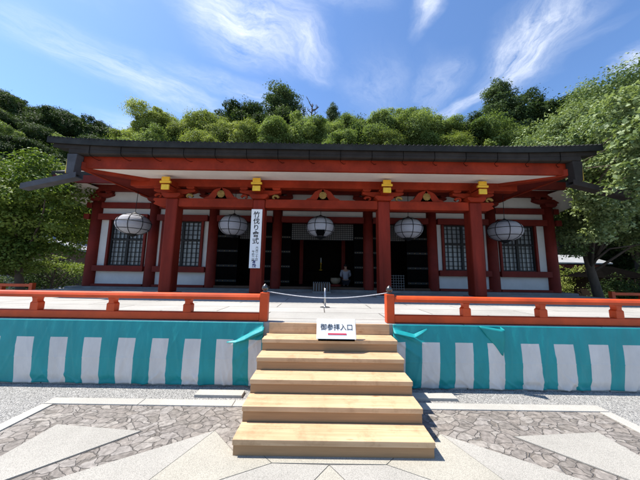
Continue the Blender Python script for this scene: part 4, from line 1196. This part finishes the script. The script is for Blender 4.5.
# the big leafy tree on the right
rd = random.Random(77); lobes = []
def clump(x, y, z, r_, n, sp, fl=.7):
    for i in range(n):
        k = r_*rd.uniform(.6, 1.15)
        d = Vector((rd.gauss(0, 1), rd.gauss(0, 1), rd.gauss(0, .7))).normalized()*sp*rd.uniform(.3, 1)
        lobes.append((x+d.x, y+d.y, z+d.z, k, k, k*fl, rd.uniform(.1, .9)))
BT = Vector((12.2, 10.6, .0))
for (x, y, z, r_, n, sp) in [(15.8, 12, 11.2, .75, 22, 1.9), (13.2, 12, 9.0, .75, 18, 1.6), (17.8, 11.5, 9.2, .75, 22, 2.1), (14.9, 10.5, 8.3, .75, 20, 1.8), (12.6, 10.5, 6.6, .7, 18, 1.5), (16.8, 9.8, 6.8, .75, 20, 2.),
                          (10.6, 9.2, 5.7, .6, 14, 1.1), (12.6, 8.6, 5.3, .6, 16, 1.3), (14.5, 8.8, 5.2, .65, 18, 1.5), (11.3, 10.2, 4.2, .6, 14, 1.1), (13.2, 10.4, 4.1, .6, 16, 1.4), (15.4, 10.2, 4.2, .65, 16, 1.5), (18.5, 13.5, 11.5, .8, 14, 1.8), (9.6, 8.0, 5.3, .45, 9, .7), (18.2, 9.8, 5.0, .65, 14, 1.5),
                          (11.6, 12.2, 7.7, .6, 10, 1.1), (19.8, 11, 8.2, .7, 12, 1.6), (10.6, 9.9, 3.1, .42, 9, .8), (10.9, 8.4, 4.3, .45, 12, .8), (9.9, 8.3, 4.0, .36, 10, .6), (15.2, 13.2, 9.8, .7, 14, 1.5), (13.8, 9.4, 6.9, .6, 14, 1.2), (15.5, 8.6, 7.6, .65, 16, 1.5), (9.2, 7.2, 5.0, .3, 7, .5), (9.0, 7.7, 3.95, .30, 12, .55), (9.9, 8.2, 3.4, .32, 12, .7), (9.4, 8.0, 3.0, .25, 7, .5), (8.5, 7.6, 4.15, .22, 7, .35), (8.15, 5.7, 4.9, .22, 12, .45), (8.6, 6.2, 5.5, .3, 14, .6), (8.4, 5.6, 4.3, .22, 10, .4), (9.3, 7.0, 6.3, .4, 14, .8), (8.9, 5.9, 3.8, .24, 9, .45), (10.6, 8.4, 7.2, .5, 14, 1.), (7.45, 5.6, 4.75, .17, 12, .3), (7.75, 5.5, 5.3, .22, 12, .4), (7.4, 5.65, 4.2, .16, 10, .3), (7.75, 5.7, 3.75, .2, 10, .35), (8.0, 6.0, 6.0, .28, 12, .5), (7.2, 5.8, 3.75, .12, 7, .2), (8.2, 5.2, 4.6, .25, 10, .4), (13.2, 9.6, 3.0, .4, 14, .9), (14.8, 9.8, 2.9, .45, 14, 1.), (12.2, 9.3, 3.5, .35, 12, .7), (16.5, 10.2, 2.7, .5, 14, 1.1)]:
    clump(x, y, z, r_, n if y < 7.2 else int(n*1.25), sp)
lobes = [(a-BT.x, c-BT.y, e-BT.z, *rest) for a, c, e, *rest in lobes]
big = tree_proto('broadleaf_tree', lobes, 1450, .112, LM_['pale'], 7, 'big pale leaved tree with a leaning trunk overhanging the right end of the hall roof', 'tree', .20, 5.4, None, loc=BT, limbs=40, lean=(-1.5, -.3), aspect=.6)
# left tree in front of the slope
lobes = []; rd = random.Random(31)
LT = Vector((-12.6, 10.4, 0.))
for (x, y, z, r_, n, sp) in [(-11.2, 9.3, 5.1, .5, 14, .9), (-12.9, 9.0, 4.9, .55, 16, 1.1), (-10.1, 9.0, 4.5, .42, 12, .8), (-11.8, 8.8, 4.0, .5, 14, 1.), (-13.8, 9.2, 3.9, .55, 14, 1.1), (-12.8, 9.4, 3.0, .45, 12, 1.), (-14.6, 10, 4.8, .6, 14, 1.2), (-14.4, 9.8, 2.9, .5, 10, .9), (-10.3, 9.6, 3.5, .38, 10, .7), (-15.8, 10.4, 4.0, .6, 12, 1.2), (-9.6, 8.4, 4.2, .3, 7, .5), (-12.0, 10.2, 2.5, .42, 12, .9), (-14.0, 10.8, 2.2, .5, 14, 1.2), (-15.8, 11.4, 3.0, .6, 14, 1.3), (-11.2, 10.6, 3.3, .42, 12, .8), (-10.6, 10.4, 2.5, .34, 8, .6), (-15.2, 10.6, 1.7, .5, 12, 1.1), (-12.9, 9.6, 2.2, .4, 12, .8), (-13.4, 9.2, 1.6, .35, 9, .7)]:
    clump(x, y, z, r_, int(n*1.5), sp*1.05, .5)
lobes = [(a-LT.x, c-LT.y, e-LT.z, *rest) for a, c, e, *rest in lobes]
tree_proto('maple_tree', lobes, 1500, .105, LM_['maple'], 9, 'bright green maple tree behind the dark chute at the left end of the hall', 'tree', .17, 4.2, None, loc=LT, limbs=26, lean=(.2, -.6), aspect=.7)
# low maple shrub with layered twigs
lobes = []; rd = random.Random(12)
LS_ = Vector((-12.6, 11.4, 0))
for i in range(34):
    a = rd.uniform(0, 6.28); q = rd.uniform(0, 1)**.5*1.55
    lobes.append((q*math.cos(a), q*math.sin(a)*.9, 1.05 + 1.25*(1-q/2.0)*rd.uniform(.45, 1.), .42, .42, .11, rd.uniform(.4, 1)))
tree_proto('maple_shrub', lobes, 900, .10, LM_['maple'], 17, 'low bright maple shrub with layered twigs beside the left corner of the hall', 'shrub', .07, 1.7, None, loc=LS_, limbs=20, aspect=.5, shell=(.2, 1.05))
# low bushes by the right corner and on the left bank
def bush(x, y, z, r_, mk, label, seed, n=26):
    lo = broad_lobes(r_, r_, r_*.62, r_*.62, n, r_*.32, seed)
    tree_proto('round_bush', lo, 900, .11, LM_[mk], seed, label, 'bush', .05, r_*.9, None, loc=(x, y, z), limbs=8)
bush(17.2, 16.5, 0, 1.5, 'lime', 'sunlit light green bush beyond the right corner of the hall', 61)
bush(-18.2, 15.0, 0, 1.5, 'dark', 'dark bush in the shade below the maple tree', 62)
bush(-15.9, 14.0, 0, 1.3, 'dark', 'dark bush beside the stone wall left of the maple shrub', 63)
bush(21.5, 14.5, 0, 1.6, 'dark', 'dark bush behind the leaning trunk on the right', 64)
bush(20.9, 13.2, 0, 1.2, 'dark', 'dark bush between the leaning trunk and the pale stone wall', 66)
bush(15.2, 12.4, 0, 1.0, 'dark', 'low dark bush in the shade right beside the leaning trunk', 67)
bush(24.8, 17.2, 0, 1.9, 'mid', 'mid green bush at the foot of the slope on the right', 65)

# ------------------------------------------------------------------ small buildings behind
OBL = empty('side_building', (-22, 20, 0), 'low building with a pale grey roof seen under the maple on the left', 'building')
b = MB()
b.prism([(-27.5, 2.45), (-22.6, 3.95), (-22.2, 3.98), (-21.5, 3.75), (-17.0, 2.62), (-17.0, 2.50), (-22.1, 3.70), (-27.5, 2.30)], 'y', 17.6, 24); b.build('roof', M['tile'], OBL)
b = MB(); b.prism([(-26.6, 0), (-18.0, 0), (-18.0, 2.52), (-22.1, 3.5), (-26.6, 2.4)], 'y', 18.6, 23.5); b.build('wall', M['timber'], OBL)
b = MB(); b.box(-21.4, -19.6, 18.52, 18.598, .2, 2.0); b.build('door', M['inner'], OBL)
SWL = empty('stone_wall', (-20, 14.2, 0), 'low grey stone block wall under the trees at the left edge', 'wall')
b = MB()
rd = random.Random(3)
for j in range(3):
    x = -24.
    while x < -16.6:
        w = rd.uniform(.5, .95); b.box(x, x+w-.02, 14.0+rd.uniform(-.02, .02), 14.5, .34*j, .34*(j+1)-.015); x += w
b.build('blocks', M['wallstone'], SWL, bevel=.02)
RC = empty('roofed_corridor', (19.5, 18.5, 0), 'red beamed corridor with a pale roof behind the trunk on the right', 'building')
b = MB(); b.prism([(17.4, 2.42), (19.2, 2.98), (21.2, 2.42), (21.2, 2.32), (17.4, 2.32)], 'x', 13.5, 24) if False else b.prism([(16.9, 2.30), (18.6, 2.95), (20.3, 2.30), (20.3, 2.22), (18.6, 2.85), (16.9, 2.22)], 'x', 14, 20.5); b.build('roof', M['tile'], RC)
b = MB(); b.box(14.1, 20.4, 17.3, 17.5, 1.78, 2.16); b.build('beam', M['darkred'], RC)
for x in (14.4, 17.0, 20.1):
    b = MB(); b.box(x-.1, x+.1, 17.3, 17.5, 0, 1.778); b.build('post', M['darkred'], RC)
HT = empty('small_hut', (18.2, 14.5, 0), 'small dark hut with a hipped roof and pale bars beyond the right corner', 'hut')
b = MB(); b.box(16.6, 19.0, 14.2, 16, 0, 1.35); b.build('wall', M['inner'], HT)
b = MB(); e = [(16.2, 13.8, 1.32), (19.4, 13.8, 1.32), (19.4, 16.4, 1.32), (16.2, 16.4, 1.32)]; b.add(e + [(17.4, 15.1, 2.0), (18.2, 15.1, 2.0)], [(0, 1, 5, 4), (1, 2, 5), (2, 3, 4, 5), (3, 0, 4), (3, 2, 1, 0)]); b.build('roof', M['black'], HT)
b = MB()
for k in range(4): b.box(17.0 + k*.42, 17.06 + k*.42, 14.12, 14.18, 0, 1.28)
b.build('bars', M['timber'], HT)
SWR = empty('stone_wall', (22, 15.5, 0), 'pale grey stone wall behind the red railing on the right', 'wall')
b = MB()
for j in range(2):
    x = 19.2
    while x < 27:
        w = rd.uniform(.8, 1.5); b.box(x, x+w-.02, 16.0, 16.5, .5*j, .5*(j+1)-.02); x += w
b.build('blocks', M['wallstone'], SWR, bevel=.03)
b = MB(); b.box(21.4, 26, 16.05, 16.5, 1.0, 1.55); b.build('cap_block', M['wallstone'], SWR, bevel=.04)
